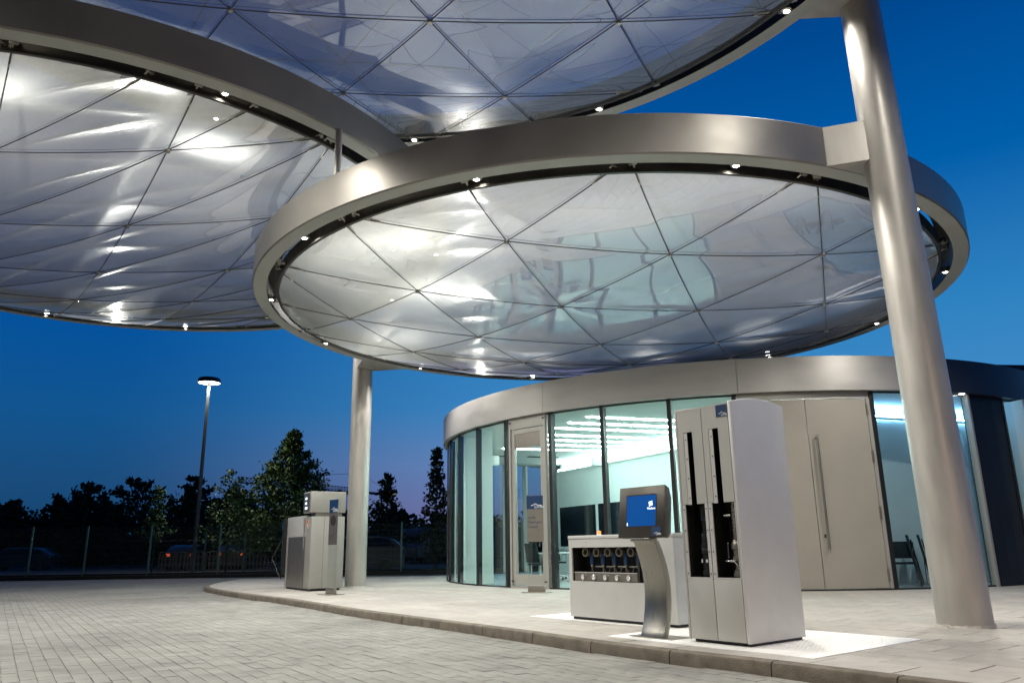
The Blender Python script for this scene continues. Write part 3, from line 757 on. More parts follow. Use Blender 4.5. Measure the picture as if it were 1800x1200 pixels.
def meeting_table(x, y, rz):
    o = empty('meeting_table', (x, y, PZ+.006), rz, 'white meeting table among the black chairs inside the pavilion', 'table')
    MB().box((0,0,.72), (2.2,.9,.03)).build('tabletop', X['whitepl'], o, bevel=.006)
    for sx in (-1,1):
        for sy in (-1,1): MB().tube([(sx*1.0,sy*.38,.705),(sx*1.0,sy*.38,0)], .022, 8).build('leg', X['chrome'], o)
meeting_table(1.5, 22.0, .33)
def side_chair(x, y, rz, label):
    o = empty('side_chair', (x, y, PZ+.006), rz, label, 'chair', 'chrome framed chairs by the right window')
    MB().box((0,0,.45), (.44,.44,.04)).build('seat', X['fabric'], o, bevel=.01)
    MB().box((0,.22,.72), (.42,.03,.34)).build('backrest', X['fabric'], o, bevel=.01)
    for s in (-1, 1):
        MB().tube([(s*.23,.22,.88),(s*.23,.22,.0)], .012, 8).build('leg', X['chrome'], o, smooth=True)
        MB().tube([(s*.23,-.2,.0),(s*.23,-.2,.62),(s*.23,-.14,.66),(s*.23,.21,.66)], .012, 8).build('leg', X['chrome'], o, smooth=True)
side_chair(8.12, 16.95, 2.7, 'black chrome framed chair standing beside the beige doors behind glass'); side_chair(8.95, 17.1, 2.9, 'black chair partly hidden by the thick leaning column')
def folded_table(x, y, rz, label):
    o = empty('folded_table', (x, y, PZ+.006), rz, label, 'folding table', 'folded tables leaning by the right window')
    MB().add([(-.30,-.02,.0),(.30,-.02,.0),(.30,.14,1.02),(-.30,.14,1.02),(-.30,.03,.0),(.30,.03,.0),(.30,.19,1.02),(-.30,.19,1.02)], [(0,1,2,3),(4,7,6,5),(0,4,5,1),(2,6,7,3),(1,5,6,2),(0,3,7,4)]).build('tabletop', X['fabric'], o, bevel=.008)
    for s in (-1, 1): MB().tube([(s*.22,-.035,.05),(s*.22,.10,.93)], .014, 8).build('leg', X['black'], o)
folded_table(8.36, 16.75, 1.10, 'black folded table standing on edge, left of the pair by the window'); folded_table(8.62, 16.8, 1.10, 'black folded table standing on edge, right of the pair by the window')

# ------------------------------------------------------------------ logo label
def logo(parent, x, y, z, w_, h_, rot):
    l_ = MB().box((0,0,0), (w_, .004, h_)).build('blue_label', X['blue'], parent, (x, y, z))
    mb = MB(); n = 12                                       # small peaked swoosh
    pts = []
    for k in range(n+1):
        t = k/n; pts.append((-.28+.62*t, .14*math.exp(-((t-.42)/.16)**2) - .06))
    V = []; Fc = []
    for a_, b_ in pts: V += [((.05+a_)*w_, -.003, (-.20+b_)*h_), ((.05+a_)*w_, -.003, (-.20+b_+.05)*h_)]
    for k in range(n): Fc.append((2*k, 2*k+2, 2*k+3, 2*k+1))
    mb.add(V, Fc).build('swoosh', X['white'], l_)
    text('Linde', w_*.26, X['white'], l_, (-.02*w_, -.003, -.44*h_), (PI/2, 0, 0), 'lettering')
    return l_

# ------------------------------------------------------------------ tall hydrogen dispenser
PT = PZ+.010
x_, y_ = uv(-1.075, .64)
td = empty('tall_dispenser', (x_, y_, PT), RZD, 'tall silver dispenser cabinet with two open hose bays, tallest on the checker plate', 'dispenser')
wv, dv, Ht = .345, .44, 2.215
s_ = X['silver']
MB().box((0,.02,.012), (2*wv-.06, 2*dv-.08, .024)).build('plinth', X['black'], td)
def sidepan(sx):
    mb = MB(); x0, x1 = (wv-.035, wv) if sx > 0 else (-wv, -wv+.025)
    prof = [(-dv,.024),(dv,.024),(dv,Ht+.03)] + [(dv-2*dv*k/8, Ht+.03+.05*math.sin(PI*k/8)-.03*k/8) for k in range(1, 9)]
    n = len(prof); V = [(x0, a_, b_) for a_, b_ in prof]+[(x1, a_, b_) for a_, b_ in prof]
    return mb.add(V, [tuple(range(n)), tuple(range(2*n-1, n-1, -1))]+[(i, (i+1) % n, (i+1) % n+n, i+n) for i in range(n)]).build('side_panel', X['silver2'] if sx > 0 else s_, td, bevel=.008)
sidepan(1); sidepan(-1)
mb = MB(); V = []
for k in range(9):
    yy = dv-2*dv*k/8; zz = Ht+.03+.05*math.sin(PI*k/8)-.03*k/8 - .012; V += [(-wv+.026, yy, zz), (wv-.036, yy, zz), (wv-.036, yy, zz-.02), (-wv+.026, yy, zz-.02)]
Fc = []
for k in range(8):
    a_ = 4*k
    for q in range(4): Fc.append((a_+q, a_+(q+1) % 4, a_+4+(q+1) % 4, a_+4+q))
Fc += [(0,1,2,3), (35,34,33,32)]
mb.add(V, Fc).build('top_cover', s_, td)
MB().b2((-wv+.026, dv-.03, .03), (wv-.036, dv-.01, Ht)).build('back_panel', s_, td)
MB().b2((-wv+.027, -dv+.30, .03), (wv-.037, -dv+.31, Ht-.02)).build('bay_lining', X['interior'], td)
for sx in (-1, 1): MB().b2((min(sx*(wv-.0365), sx*(wv-.034))-.002, -dv+.024, .03), (max(sx*(wv-.0365), sx*(wv-.034))+.0005-.003*(sx>0), -dv+.30, Ht-.02)).build('bay_side', X['interior'], td)
MB().b2((-.012, -dv+.024, .03), (-.006, -dv+.30, Ht-.02)).build('bay_divider', X['interior'], td)
xl, xm, xr = -wv+.030, -.008, wv-.040
zA, zB_ = .575, 1.27              # lower door top, upper door bottom
for k, (a_, b_) in enumerate(((xl, xm-.004), (xm+.004, xr))):
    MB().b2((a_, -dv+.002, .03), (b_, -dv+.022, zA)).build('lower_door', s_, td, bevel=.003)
    w2 = b_-a_; s0, s1 = a_+w2*.22, a_+w2*.60
    ud = MB(); ud.b2((a_, -dv+.002, zB_), (s0, -dv+.022, Ht-.02)).b2((s1, -dv+.002, zB_), (b_, -dv+.022, Ht-.02)).b2((s0+.0005, -dv+.002, 1.975), (s1-.0005, -dv+.022, Ht-.02))
    u_ = ud.build('upper_door', s_, td)
    MB().b2((s0+.002, -dv+.006, zB_-.004), (s0+.045, -dv+.012, 1.972)).build('slot_flange', X['silver2'], u_)
    for z in (1.33, 1.52, 1.71, 1.90): MB().lathe([(0,-.004),(.006,-.003),(.007,0)], (s0+.030, -dv+.004, z), 8, 'y').build('bolt', X['dark'], u_)
    # frame strips of the lower bay
    fs = MB()
    if k == 0: fs.b2((a_-.002, -dv+.004, zA+.012), (a_+.03, -dv+.016, zB_-.004)); fs.b2((b_-.034, -dv+.004, zA+.012), (b_-.001, -dv+.016, zB_+.01))
    else: fs.b2((a_+.001, -dv+.004, zA+.012), (a_+.042, -dv+.016, zB_+.01)); fs.b2((b_-.010, -dv+.004, zA+.012), (b_, -dv+.016, zB_-.004))
    fs.b2((a_, -dv+.001, zA+.001), (b_, -dv+.03, zA+.0115))
    f_ = fs.build('bay_frame', X['silver2'], td)
    for z in (.62, .82, 1.02, 1.22):
        for xx in ((a_+.014, b_-.017) if k == 0 else (a_+.02,)): MB().lathe([(0,-.004),(.006,-.003),(.007,0)], (xx, -dv+.003, z), 8, 'y').build('bolt', X['dark'], f_)
    # hose and coupling hanging in the bay
    cx = (a_+b_)/2 + (.012 if k == 0 else .055); yh = -dv+.13
    MB().tube([(cx-.01, yh+.02, 2.0), (cx-.005, yh, 1.6), (cx, yh, 1.25)], .024 if k else .020, 10).build('hose', X['black'], td, smooth=True)
    if k == 0:
        c_ = MB().lathe([(.026,1.26),(.045,1.25),(.045,1.12),(.034,1.11),(.034,1.0),(.052,.99),(.052,.90),(.062,.89),(.062,.80),(.05,.79),(.05,.65),(.06,.64),(.06,.60)], (cx, yh, 0), 18).build('coupling', X['black'], td, smooth=True)
        for z0, z1, rr in ((1.115,1.135,.047), (.955,.985,.055), (.835,.855,.065), (.845,.85,.066)): MB().lathe([(rr-.01,z0),(rr,z0),(rr,z1),(rr-.01,z1)], (cx, yh, 0), 18).build('metal_ring', X['chrome'], c_, smooth=True)
        MB().box((cx+.03, yh-.058, .735), (.022,.004,.03)).build('paper_tag', X['white'], c_); MB().box((cx-.025, yh-.06, .735), (.014,.004,.035)).build('paper_tag', X['white'], c_)
    else:
        c_ = MB().lathe([(.03,1.27),(.036,1.24),(.036,.93),(.048,.92),(.06,.88),(.06,.84),(.045,.83),(.045,.78),(.055,.77),(.055,.74),(.035,.73),(.035,.66),(.05,.65),(.05,.59)], (cx, yh, 0), 18).build('coupling', X['panel'], td, smooth=True)
        for k2 in range(8): MB().lathe([(.03,1.22-.036*k2),(.041,1.215-.036*k2),(.03,1.205-.036*k2)], (cx, yh, 0), 14).build('metal_ring', X['chrome'], c_, smooth=True)
        MB().tube([(cx-.105, yh-.05, .735), (cx-.01, yh-.055, .735), (cx+.01, yh-.03, .70)], .013, 10).build('lever', X['chrome'], c_, smooth=True)
        MB().tube([(cx-.10, yh-.03, 1.15), (cx-.03, yh-.03, 1.15)], .014, 10).build('side_port', X['steel'], c_, smooth=True)
        MB().tube([(cx-.085, yh-.04, .90), (cx-.085, yh-.04, .76)], .007, 8).build('guide_rod', X['chrome'], c_, smooth=True)
        MB().box((cx, yh, .60), (.09,.08,.05)).build('holder', X['panel'], c_, bevel=.006)
logo(td, xr-.066, -dv-.0005, Ht-.082, .128, .115, (0,0,0))

# ------------------------------------------------------------------ valve cabinet
W_, D_, Hb = 1.76, .56, 1.02
x_, y_ = uv(-4.03+W_/2, 1.05+D_/2)
vc = empty('valve_cabinet', (x_, y_, PT), RZD, 'low light grey cabinet with five dials in a dark window behind the touch screen', 'control cabinet')
a_, b_ = -W_/2, W_/2; f_ = -D_/2
MB().box((0,0,.016), (W_-.05, D_-.06, .032)).build('plinth', X['black'], vc)
ox0, ox1, oz0, oz1 = a_+.057, b_-.30, .462, .872
fp = MB(); fp.b2((a_, f_, .033), (b_-.001, f_+.02, oz0)).b2((a_, f_, oz1), (b_-.001, f_+.02, Hb-.045)).b2((a_, f_, oz0+.0005), (ox0, f_+.02, oz1-.0005)).b2((ox1, f_, oz0+.0005), (b_-.001, f_+.02, oz1-.0005))
fp.build('front_panel', X['silver2'], vc)
MB().b2((b_-.02, f_+.021, .033), (b_, -f_-.001, Hb-.045)).build('side_panel', X['silver2'], vc); MB().b2((a_, f_+.021, .033), (a_+.02, -f_-.001, Hb-.045)).build('side_panel', X['silver2'], vc)
MB().b2((a_+.021, -f_-.02, .033), (b_-.021, -f_, Hb-.045)).build('back_panel', X['silver2'], vc)
MB().b2((a_-.006, f_-.006, Hb-.042), (b_+.006, -f_+.006, Hb)).build('lid', X['silver2'], vc, bevel=.006)
MB().b2((ox0-.01, f_+.26, oz0-.02), (ox1+.01, f_+.27, oz1+.02)).build('window_lining', X['interior'], vc)
MB().b2((ox0-.01, f_+.021, oz0-.012), (ox1+.01, f_+.26, oz0-.001)).build('window_sill', X['interior'], vc)
for x in (ox0-.012, ox1+.008): MB().b2((x, f_+.021, oz0-.0005), (x+.006, f_+.259, oz1+.012)).build('window_side', X['interior'], vc)
MB().b2((ox0-.004, f_+.021, oz1+.013), (ox1+.007, f_+.259, oz1+.019)).build('window_top', X['interior'], vc)
MB().b2((ox0+.012, f_+.03, oz0+.004), (a_+1.16, f_+.036, oz0+.10)).build('gauge_rail', X['panel'], vc)
MB().b2((ox0+.012, f_+.022, oz0+.101), (a_+1.16, f_+.045, oz0+.110)).build('rail_edge', X['silver2'], vc)
MB().b2((a_+1.17, f_+.03, oz0), (a_+1.20, f_+.05, oz1)).build('divider', X['dark'], vc)
for t in (.264, .462, .66, .858, 1.055):
    x = a_+t; zt_ = oz1-.062
    vl = MB().lathe([(.042,.0),(.052,.0),(.052,-.06),(.042,-.06)], (x, f_+.10, zt_), 20, 'y', True).build('valve_ring', X['brass'], vc, smooth=True)
    MB().lathe([(0,-.02),(.040,-.02)], (x, f_+.10, zt_), 18, 'y').build('ring_face', X['dark'], vl)
    MB().lathe([(.030,-.02),(.034,-.06),(.034,-.13),(.028,-.15)], (x+.05, f_+.12, zt_), 14).build('solenoid', X['bluepl'], vl, smooth=True)
    MB().lathe([(.016,-.15),(.020,-.155),(.020,-.18),(.011,-.19),(.011,-.36)], (x+.045, f_+.12, zt_), 10).build('pipe', X['brass'], vl, smooth=True)
    MB().lathe([(.021,-.23),(.021,-.26)], (x+.045, f_+.12, zt_), 10).build('pipe_nut', X['black'], vl)
    gz = oz0+.052
    gg_ = MB().lathe([(.030,.03),(.034,-.01),(.036,-.03),(.031,-.036)], (x-.01, f_+.02, gz), 18, 'y').build('gauge', X['chrome'], vc, smooth=True)
    MB().lathe([(0,-.030),(.031,-.030)], (x-.01, f_+.02, gz), 18, 'y').build('dial', X['white'], gg_)
    MB().box((x-.01, f_-.0125, gz+.006), (.003,.002,.022), 0).build('needle', X['black'], gg_)
for t in (.40, .60, .80, .99):
    MB().tube([(a_+t-.05, f_+.14, oz1-.235), (a_+t+.07, f_+.14, oz1-.235)], .012, 8).build('cross_pipe', X['steel'], vc)
for t in (.47, .67, .87):
    MB().tube([(a_+t, f_+.16, oz1-.25), (a_+t+.03, f_+.16, oz1-.31), (a_+t+.09, f_+.16, oz1-.31), (a_+t+.12, f_+.16, oz1-.25)], .009, 6).build('pipe_loop', X['panel'], vc, smooth=True)
MB().lathe([(.0,.0),(.005,0)], (a_+.33, f_-.001, Hb-.085), 8, 'y').build('keyhole', X['black'], vc)
bc = MB().lathe([(.028,.0),(.028,.018)], (a_+.37, f_+.2, Hb), 14).build('beacon_base', X['whitepl'], vc)
MB().lathe([(.026,.018),(.026,.045),(.018,.055),(0,.058)], (a_+.37, f_+.2, Hb), 14).build('beacon_lens', X['amber'], bc, smooth=True)

# ------------------------------------------------------------------ touch screen terminal
x_, y_ = uv(-1.87, .30)
tt = empty('payment_terminal', (x_, y_, PT), RZD, 'touch screen terminal with blue display on a curved steel pedestal', 'terminal')
cw = .142; prof = []
for k in range(19):
    z = .004 + (.935-.004)*k/18; yy = -.20*((z-.42)/.62)**2; prof.append((yy, z))
V = []; Fc = []
for yy, z in prof:
    wz = cw*(1.0+.05*(1-z)) ; V += [(-wz, yy-.038, z), (wz, yy-.038, z), (wz, yy+.038, z), (-wz, yy+.038, z)]
for k in range(18):
    for q in range(4): Fc.append((4*k+q, 4*k+(q+1) % 4, 4*k+4+(q+1) % 4, 4*k+4+q))
Fc += [(3,2,1,0), (72,73,74,75)]
MB().add(V, Fc).build('curved_pedestal', X['steel'], tt, smooth=True, bevel=.004)
MB().box((0,-.01,.002), (.56,.30,.004)).build('base_plate', X['steel'], tt)
hd = empty('monitor_head', (-.012, -.20, 1.01)); hd.parent = tt; hd.rotation_euler = (R(-9), 0, R(0))
mn = MB(); V = [(-.315,-.03,0),(.315,-.03,0),(.315,-.03,.52),(-.315,-.03,.52),(-.30,.05,.0),(.30,.05,.0),(.30,.05,.50),(-.30,.05,.50),(-.23,.17,.06),(.23,.17,.06),(.23,.17,.42),(-.23,.17,.42)]
mn.add(V, [(0,1,2,3),(0,4,5,1),(1,5,6,2),(2,6,7,3),(3,7,4,0),(4,8,9,5),(5,9,10,6),(6,10,11,7),(7,11,8,4),(8,11,10,9)])
mono = mn.build('housing', X['bezel'], tt, (-.012, -.17, .962), bevel=.004); mono.rotation_euler = (R(-7), 0, 0)
bpy.data.objects.remove(hd)
scn = MB().add([(-.20,-.0325,.115),(.20,-.0325,.115),(.20,-.0325,.425),(-.20,-.0325,.425)], [(0,1,2,3)]).build('screen', X['screen'], mono)
MB().b2((-.212,-.0318,.103),(.212,-.0312,.437)).build('screen_gasket', X['black'], mono)
ic = MB()
for a_, b_ in ((.105,.335),(.130,.341),(.110,.310),(.135,.316)): ic.add([(a_,-.0332,b_),(a_+.020,-.0332,b_+.004),(a_+.022,-.0332,b_+.024),(a_+.002,-.0332,b_+.020)], [(0,1,2,3)])
ic.build('screen_logo', X['lit'], mono)
text('Windows', .028, X['lit'], mono, (.085,-.0334,.28), (PI/2,0,0), 'screen_text')
MB().add([(-.192,-.0333,.122),(-.182,-.0333,.122),(-.182,-.0333,.150),(-.192,-.0333,.150)], [(0,1,2,3)]).build('screen_icon', X['lit'], mono)
logo(mono, .215, -.0345, .058, .125, .085, (0,0,0))
MB().b2((-.13,-.225,.925),(.135,-.115,.960)).build('neck', X['steel'], tt, bevel=.004)

# ------------------------------------------------------------------ fuel pump in the background
RZP = R(32.0)
fp = empty('fuel_pump', (-4.68, 18.34, PZ), RZP, 'grey fuel pump with lit price display beside the far steel column', 'fuel pump')
W2 = .80
MB().b2((.05,.06,0),(W2-.05,1.90,.05)).build('plinth', X['black'], fp)
MB().b2((0,0,.05),(W2,.42,1.655)).build('tower_body', X['pumpgrey'], fp, bevel=.02)
MB().b2((.10,.05,1.655),(W2-.06,.40,1.74)).build('tower_neck', X['panel'], fp)
hd = MB().b2((-.04,-.002,1.74),(W2+.01,.56,2.225)).build('display_head', X['pumpgrey'], fp, bevel=.02)
MB().b2((-.046,.06,1.77),(-.0405,.52,2.19)).build('display_panel', X['panel'], hd)
for z, t in ((2.07,'8.88'), (1.96,'8.88'), (1.85,'888.8')):
    d_ = MB().b2((-.0475,.20,z-.035),(-.0465,.40,z+.04)).build('display_window', X['dark'], hd)
    text(t, .085, X['lit'], d_, (-.0482,.40,z-.028), (PI/2,0,-PI/2), 'display_digits')
MB().b2((.012,.421,.05),(W2-.05,1.96,1.69)).build('hose_cabinet', X['silver'], fp, bevel=.015)
MB().b2((.0,.44,.06),(.0115,1.76,1.21)).build('stainless_panel', X['panel'], fp)
MB().b2((-.006,.50,.95),(.0,.56,1.64)).build('edge_trim', X['pumpgrey'], fp)
eb = MB().b2((-.012,.17,1.38),(-.001,.30,1.60)).build('button_box', X['silver'], fp)
MB().lathe([(0,-.025),(.025,-.02),(.025,0)], (-.012,.24,1.545), 12, 'x').build('stop_button', X['tail'], eb, smooth=True)
MB().lathe([(0,-.012),(.018,-.01),(.018,0)], (-.012,.24,1.46), 12, 'x').build('indicator', X['amber'], eb, smooth=True)
MB().b2((-.06,1.961,.3),(.62,2.02,1.66)).build('nozzle_boot', X['black'], fp)
for k, x in enumerate((-.02, .28)):
    nz = MB().tube([(x,2.05,1.18),(x,2.08,1.36),(x-.02,2.11,1.50),(x-.03,2.08,1.58)], [.02,.035,.04,.022], 10).build('nozzle', X['bluepl'] if k == 0 else X['black'], fp, smooth=True)
    MB().tube([(x,2.13,1.30),(x-.01,2.18,1.40),(x-.02,2.15,1.52)], .010, 6).build('trigger', X['chrome'], nz, smooth=True)
    pts = []
    for q in range(17):
        t = q/16; pts.append((x-.20*math.sin(PI*t)**.8-.02, 2.08+.16*math.sin(PI*t)**.8, 1.20-.98*t+ -.12*math.sin(2*PI*t)))
    MB().tube(pts, .018, 8).build('hose', X['black'], fp, smooth=True)
MB().b2((.30,-.004,.06),(.304,-.0005,1.64)).build('door_gap', X['dark'], fp)

# ------------------------------------------------------------------ info totems
def totem(x, y, rz, label, lines, emblem):
    o = empty('info_totem', (x, y, PZ), rz, label, 'sign', 'slim information totems')
    MB().box((0,0,.006), (.56,.34,.012)).build('base_plate', X['panel'], o, bevel=.003)
    MB().box((0,0,.075), (.36,.06,.125)).build('base_block', X['panel'], o, bevel=.004)
    MB().box((0,0,1.04), (.36,.012,1.80)).build('acrylic_sheet', X['acryl'], o)
    p_ = MB().b2((-.182,-.014,1.0),(.182,-.0075,1.94)).build('sign_panel', X['panel'], o)
    logo(p_, 0, -.017, 1.80, .36, .27, (0,0,0))
    for k, s in enumerate(lines): text(s, .074, X['blue'], p_, (-.15,-.0155,1.47-.095*k), (PI/2,0,0))
    if emblem:
        MB().lathe([(.0,-.0165),(.11,-.0165)], (0,0,1.50), 24, 'y').build('emblem', X['bezel'], p_)
        for k in range(3): MB().b2((-.15,-.016,1.20-.03*k),(.05-.04*k,-.0152,1.205-.03*k)).build('small_print', X['blue'], p_)
    return o
totem(.43, 16.62, R(-20), 'info totem with three lines of lettering in front of the glass door', ('Linde', 'Hydrogen', 'Center'), False)
totem(-3.85, 16.95, R(-48), 'info totem with round emblem standing in front of the fuel pump', (), True)

# ------------------------------------------------------------------ fence
fz = -.02
fn = empty('mesh_fence', (0,0,fz), label='long green wire mesh fence behind the road and the pump', cat='fence')
fx = [-24.6, -22.2, -19.6, -17.4, -14.85, -12.05, -9.5, -7.05, -4.67, -2.2, .3, 2.8]
fy = lambda x: 32.6+.035*(x+15) if x > -30 else 32
pts = [(x, fy(x)) for x in fx]
pm_ = MB().b2((-.035,-.025,0),(.035,.025,2.08)); pmesh = None
for x, y in pts:
    if pmesh is None: o = MB().b2((-.035,-.025,0),(.035,.025,2.10)).build('fence_post', X['fence'], fn, (x, y, 0), bevel=.006); pmesh = o.data
    else: link('fence_post', pmesh, fn, (x, y, 0))
for (x0, y0), (x1, y1) in zip(pts, pts[1:]):
    mb = MB(); Lq = math.hypot(x1-x0, y1-y0); n = int(Lq/.065)
    for k in range(1, n): mb.b2((Lq*k/n-.0025,-.0025,.24),(Lq*k/n+.0025,.0025,2.02))
    z = .26
    while z < 2.04:
        for s in (-.007, .007): mb.b2((.03,s-.003,z-.004),(Lq-.03,s+.003,z+.004))
        z += .25
    o = mb.build('mesh_panel', X['wire'], fn, (x0, y0, 0), math.atan2(y1-y0, x1-x0)); o['kind'] = 'stuff'
    MB().b2((.03,-.05,0),(Lq-.03,.05,.22)).build('plinth_board', X['plinth'], fn, (x0, y0, 0), math.atan2(y1-y0, x1-x0))
MB().b2((-26,32.0,-.0),(4,32.35,.13)).build('verge', X['plinth']); tag(bpy.data.objects['verge'], kind='structure')
f2 = empty('rear_fence', (0,0,0), label='second fence of thin posts farther behind the mesh fence', cat='fence')
for x in (-16.6, -14.1, -12.3, -9.8, -7.3):
    MB().b2((-.03,-.03,0),(.03,.03,1.85)).build('fence_post', X['fence'], f2, (x, 36.5, 0))
for z in (.5, 1.0, 1.5): MB().tube([(-16.6,36.46,z),(-7.3,36.46,z)], .006, 5).build('wire', X['wire'], f2)
cp = MB().add([(-70,33.6,-.01),(14,34.2,-.01),(14,90,-.005),(-70,90,-.005)], [(0,1,2,3)]).build('car_park', X['carpark']); tag(cp, kind='structure')
# low picket fence in the car park
pf = empty('picket_fence', (-19.5,44,0), label='low wooden picket fence in the car park behind the mesh fence', cat='fence')
pk = None
for k in range(64):
    if pk is None: o = MB().b2((-.04,-.012,0),(.04,.012,.95)).build('picket', X['wood'], pf, (0,0,0)); pk = o.data
    else: o = link('picket', pk, pf, (k*.20, random.uniform(-.02,.02), random.uniform(-.06,.03)))
    o.rotation_euler = (0, random.uniform(-.05,.05), 0)
for z in (.3, .75): MB().b2((0,.014,z-.03),(12.7,.035,z+.03)).build('rail', X['wood'], pf)

# ------------------------------------------------------------------ street lamp
def street_lamp(x, y, label, energy, col, k=1.0):
    sl = empty('street_lamp', (x, y, 0), label=label, cat='street lamp', group='street lamps round the station')
    MB().tube([(0,0,0),(0,0,1.2),(0,0,7.02)], [.085,.075,.055], 14).build('pole', X['polegrey'], sl, smooth=True)
    MB().lathe([(0,7.19),(.36,7.19),(.41,7.15),(.42,7.02),(.40,7.0),(.40,7.02)], n=36).build('lamp_head', X['black'], sl, smooth=True)
    MB().lathe([(.06,7.012),(.395,7.008)], n=36).build('diffuser', X['lamphead'], sl)
    ld = bpy.data.lights.new('street_light', 'SPOT'); ld.energy = energy; ld.color = col; ld.spot_size = R(165); ld.spot_blend = .6; ld.shadow_soft_size = .35
    lo = link('street_light', ld, sl); lo.location = (0,0,6.95)
    sl.scale = (k, k, k)
street_lamp(-15.17, 38.0, 'tall street lamp with round lit disc head behind the mesh fence', 1500, (1,.98,.86), 1.305)
street_lamp(8.5, -8.0, 'street lamp with warm light standing behind the photographer', 11000, (1,.73,.60))

# ------------------------------------------------------------------ trees
def leaf_cloud(pts, size, n_per, spread, seed, flat=.6):
    r = np.random.default_rng(seed); V = []; Fc = []
    for (cx, cy_, cz, sp) in pts:
        k = max(1, int(n_per))
        P = r.normal(size=(k,3))*np.array([sp, sp, sp*flat]) + np.array([cx, cy_, cz])
        for p in P:
            s = size*r.uniform(.6,1.25); a_ = r.normal(size=3); a_ /= np.linalg.norm(a_); b_ = np.cross(a_, r.normal(size=3)); b_ /= np.linalg.norm(b_)
            n = len(V); V += [p-a_*s*.55, p+b_*s*.33-a_*s*.05, p+a_*s*.55, p-b_*s*.33-a_*s*.05]; Fc.append((n, n+1, n+2, n+3))
    return V, Fc
def tree(name, x, y, z, h, prof, seed, label, leafm, n_branch, n_leaf, lsize, trunk_r=.10, group=None, flat=.6, bare=.15, tip=True, rough=(.70, 1.10)):
    """prof: list of (height fraction, radius) giving the crown outline"""
    r = random.Random(seed); t = empty(name, (x, y, z), r.uniform(0,6), label, 'tree', group)
    tr = MB(); tr.tube([(0,0,0),(r.uniform(-.05,.05),0,h*.3),(r.uniform(-.1,.1),r.uniform(-.1,.1),h*.65),(0,0,h*.97)], [trunk_r, trunk_r*.8, trunk_r*.45, .01], 8)
    clusters = []
    def rad(f):
        for (f0, r0), (f1, r1) in zip(prof, prof[1:]):
            if f0 <= f <= f1: return r0+(r1-r0)*(f-f0)/(f1-f0)
        return 0
    ga = 2.39996
    for k in range(n_branch):
        f = bare+.02+(0.97-bare)*((k+.5)/n_branch); R_ = rad(f)*r.uniform(*rough); q = k*ga+r.uniform(-.4,.4)
        z0 = max(h*bare, h*f-R_*.55); e = (R_*math.cos(q), R_*math.sin(q), h*f)
        m_ = (e[0]*.5, e[1]*.5, (z0+h*f)/2-.05*R_)
        tr.tube([(0,0,z0), m_, e], [trunk_r*.35*(1-f*.6), trunk_r*.2*(1-f*.6), .006], 5, False)
        for s in (.35, .62, .85, 1.0):
            if rad(f) < .3 and s < .6: continue
            clusters.append((e[0]*s, e[1]*s, z0+(h*f-z0)*s+r.uniform(-.05,.12), (.12+.13*R_)*(1.1-.45*s)))
    if tip: clusters.append((0,0,h*.98,.09))
    tr.build('trunk', X['bark'], t, smooth=True)
    V, Fc = leaf_cloud(clusters, lsize, n_leaf/len(clusters), 1, seed, flat)
    m = mesh('crown', V, Fc); m.materials.append(leafm); link('crown', m, t)
    return t
maple = [(0,.6),(.12,1.9),(.28,2.8),(.42,2.5),(.6,1.7),(.75,1.15),(.86,.5),(1,.08)]
tree('maple_tree', -11.35, 40, 0, 6.95, maple, 11, 'full leafy green tree behind the fuel pump, lit from the front', X['leafm'], 84, 15000, .18, .12, bare=.13, rough=(.72, 1.15))
slim = [(0,.3),(.2,.8),(.4,.95),(.6,.75),(.8,.4),(1,.08)]
tree('young_tree', -16.3, 36.2, 0, 3.9, [(0,.2),(.3,.55),(.5,.6),(.75,.35),(1,.06)], 12, 'thin young tree left of the street lamp behind the fence', X['leafm'], 22, 700, .15, .04, bare=.38, group='young trees behind the fence')
tree('young_tree', -13.5, 37.6, 0, 4.75, [(0,.3),(.3,1.2),(.5,1.3),(.75,.7),(.9,.75),(1,.1)], 13, 'sparse young tree with side twigs right of the street lamp', X['leafm'], 26, 1000, .16, .05, bare=.25, group='young trees behind the fence')
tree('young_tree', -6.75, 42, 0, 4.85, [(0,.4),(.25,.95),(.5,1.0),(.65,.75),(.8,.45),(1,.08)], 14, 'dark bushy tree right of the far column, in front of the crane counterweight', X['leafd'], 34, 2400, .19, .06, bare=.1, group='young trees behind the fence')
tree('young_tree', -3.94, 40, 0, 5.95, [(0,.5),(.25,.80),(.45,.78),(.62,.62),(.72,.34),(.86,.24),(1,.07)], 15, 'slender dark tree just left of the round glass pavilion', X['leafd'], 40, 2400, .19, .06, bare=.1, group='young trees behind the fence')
round_ = [(0,.75),(.25,.95),(.55,1.0),(.8,.72),(.93,.4),(1,.1)]
